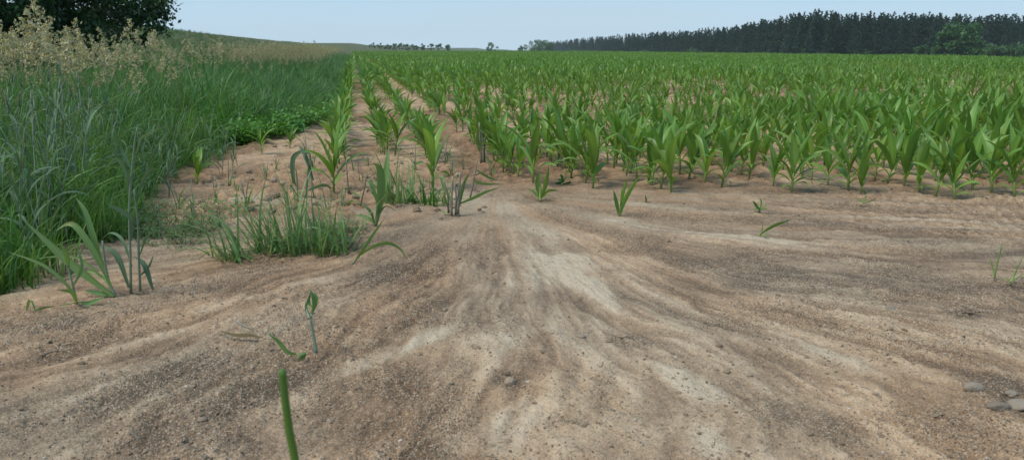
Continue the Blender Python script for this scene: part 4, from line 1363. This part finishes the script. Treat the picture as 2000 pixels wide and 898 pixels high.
# broad-leaved trees and bushes in front of the forest and on the skyline
broadleaf('broadleaf_tree', 'round bright green broad-leaved tree before the pines at the right', at_tree(1825, 225), 9.8, 15, .8, 60, 160, M['bush_leaf'], 91, low=.05)
broadleaf('forest_bush', 'broad green bush at the pine forest foot in the middle', at_tree(1450, 330), 7.0, 22, .8, 50, 130, M['bush_leaf'], 92, low=.02, cat='bush')
broadleaf('broadleaf_tree', 'rounded grey-green tree at the left end of the forest', at_tree(1053, 560), 12.5, 22, .9, 45, 120, M['bush_leaf'], 93, low=.05)
broadleaf('broadleaf_tree', 'small round tree standing left of the forest on the skyline', at_tree(963, 640), 9.0, 11, .8, 24, 90, M['bush_leaf'], 94, low=.05)
broadleaf('broadleaf_tree', 'small tree between the skyline tree and the forest end', at_tree(1020, 620), 9, 10, .8, 24, 90, M['bush_leaf'], 95, low=.05)
broadleaf('forest_bush', 'low green bush at the forest foot, left of the round bright tree', at_tree(1690, 280), 4.2, 16, .7, 30, 110, M['bush_leaf'], 96, low=.02, cat='bush')
broadleaf('forest_bush', 'low green bush at the forest foot near the right border', at_tree(1940, 240), 4.2, 13, .7, 30, 110, M['bush_leaf'], 97, low=.02, cat='bush')
for i, (px_, dd, h_, w_, where) in enumerate([(1235, 450, 5, 14, 'far left under the sloping forest edge'), (1340, 375, 5.5, 16, 'left of the broad middle bush'), (1555, 262, 4.5, 13, 'under the highest pines'),
                                             (1622, 262, 3.8, 12, 'between the highest pines and the low bush'), (1765, 245, 4.0, 9, 'directly left of the round bright tree'), (1890, 245, 4.4, 9, 'directly right of the round bright tree')]):
    broadleaf('forest_bush', 'dim green bush at the forest foot, ' + where, at_tree(px_, dd), h_, w_, .7, 26, 110, M['bush_leaf'], 300 + i, low=.02, cat='bush')
random.seed(83)
for i, px in enumerate([742, 756, 770, 783, 797, 808, 821, 836, 850, 864, 880, 985, 1000, 1008]):
    broadleaf('hedge_tree', 'tiny round tree in the far hedge on the skyline', at_tree(px, 520 + U(-10, 10)), U(3.4, 4.6), U(5, 7), .7, 12, 60, M['bush_leaf'], 200 + i, low=.05, group='far hedge trees on the skyline')

# tall weed stalks on the hill's skyline
traced_sky = at_tree(531, 62)
o = thing('tall_weed', 'single tall weed stalk standing on the hill skyline', 'weed', traced_sky)
obj('stem', MB().tube([Vector((0, 0, -.1)), Vector((.03, 0, .8)), Vector((0, 0, 1.55))], [.03, .02, .012], 5).mesh('stem', M['culm']), o)
for i in range(7):
    obj('leaf', MB().blade(arc((0, 0, .4 + .15 * i), U(0, 6.28), R(60), .28, R(50), 4), .05, flat=True, rnd=U(0, 1)).mesh('leaf', M['grass_dark']), o)

# ------------------------------------------------------------------ the air
def haze():
    x0, x1, y0, y1, z0, z1 = -900, 900, -60, 1500, -12, 32
    V = [(x, y, z) for z in (z0, z1) for y in (y0, y1) for x in (x0, x1)]
    Fq = [(0, 2, 3, 1), (4, 5, 7, 6), (0, 1, 5, 4), (2, 6, 7, 3), (0, 4, 6, 2), (1, 3, 7, 5)]
    me = bpy.data.meshes.new('haze'); me.from_pydata(V, [], Fq)
    m, n, l = new_mat('haze_air')
    out = n.new('ShaderNodeOutputMaterial')
    pv = n.new('ShaderNodeVolumePrincipled')
    pv.inputs['Color'].default_value = (.80, .90, 1.0, 1)
    pv.inputs['Density'].default_value = .00018
    l.new(pv.outputs[0], out.inputs['Volume'])
    me.materials.append(m)
    tag(obj('haze', me), 'thin bluish haze in the air over the field', 'haze', kind='stuff')
haze()
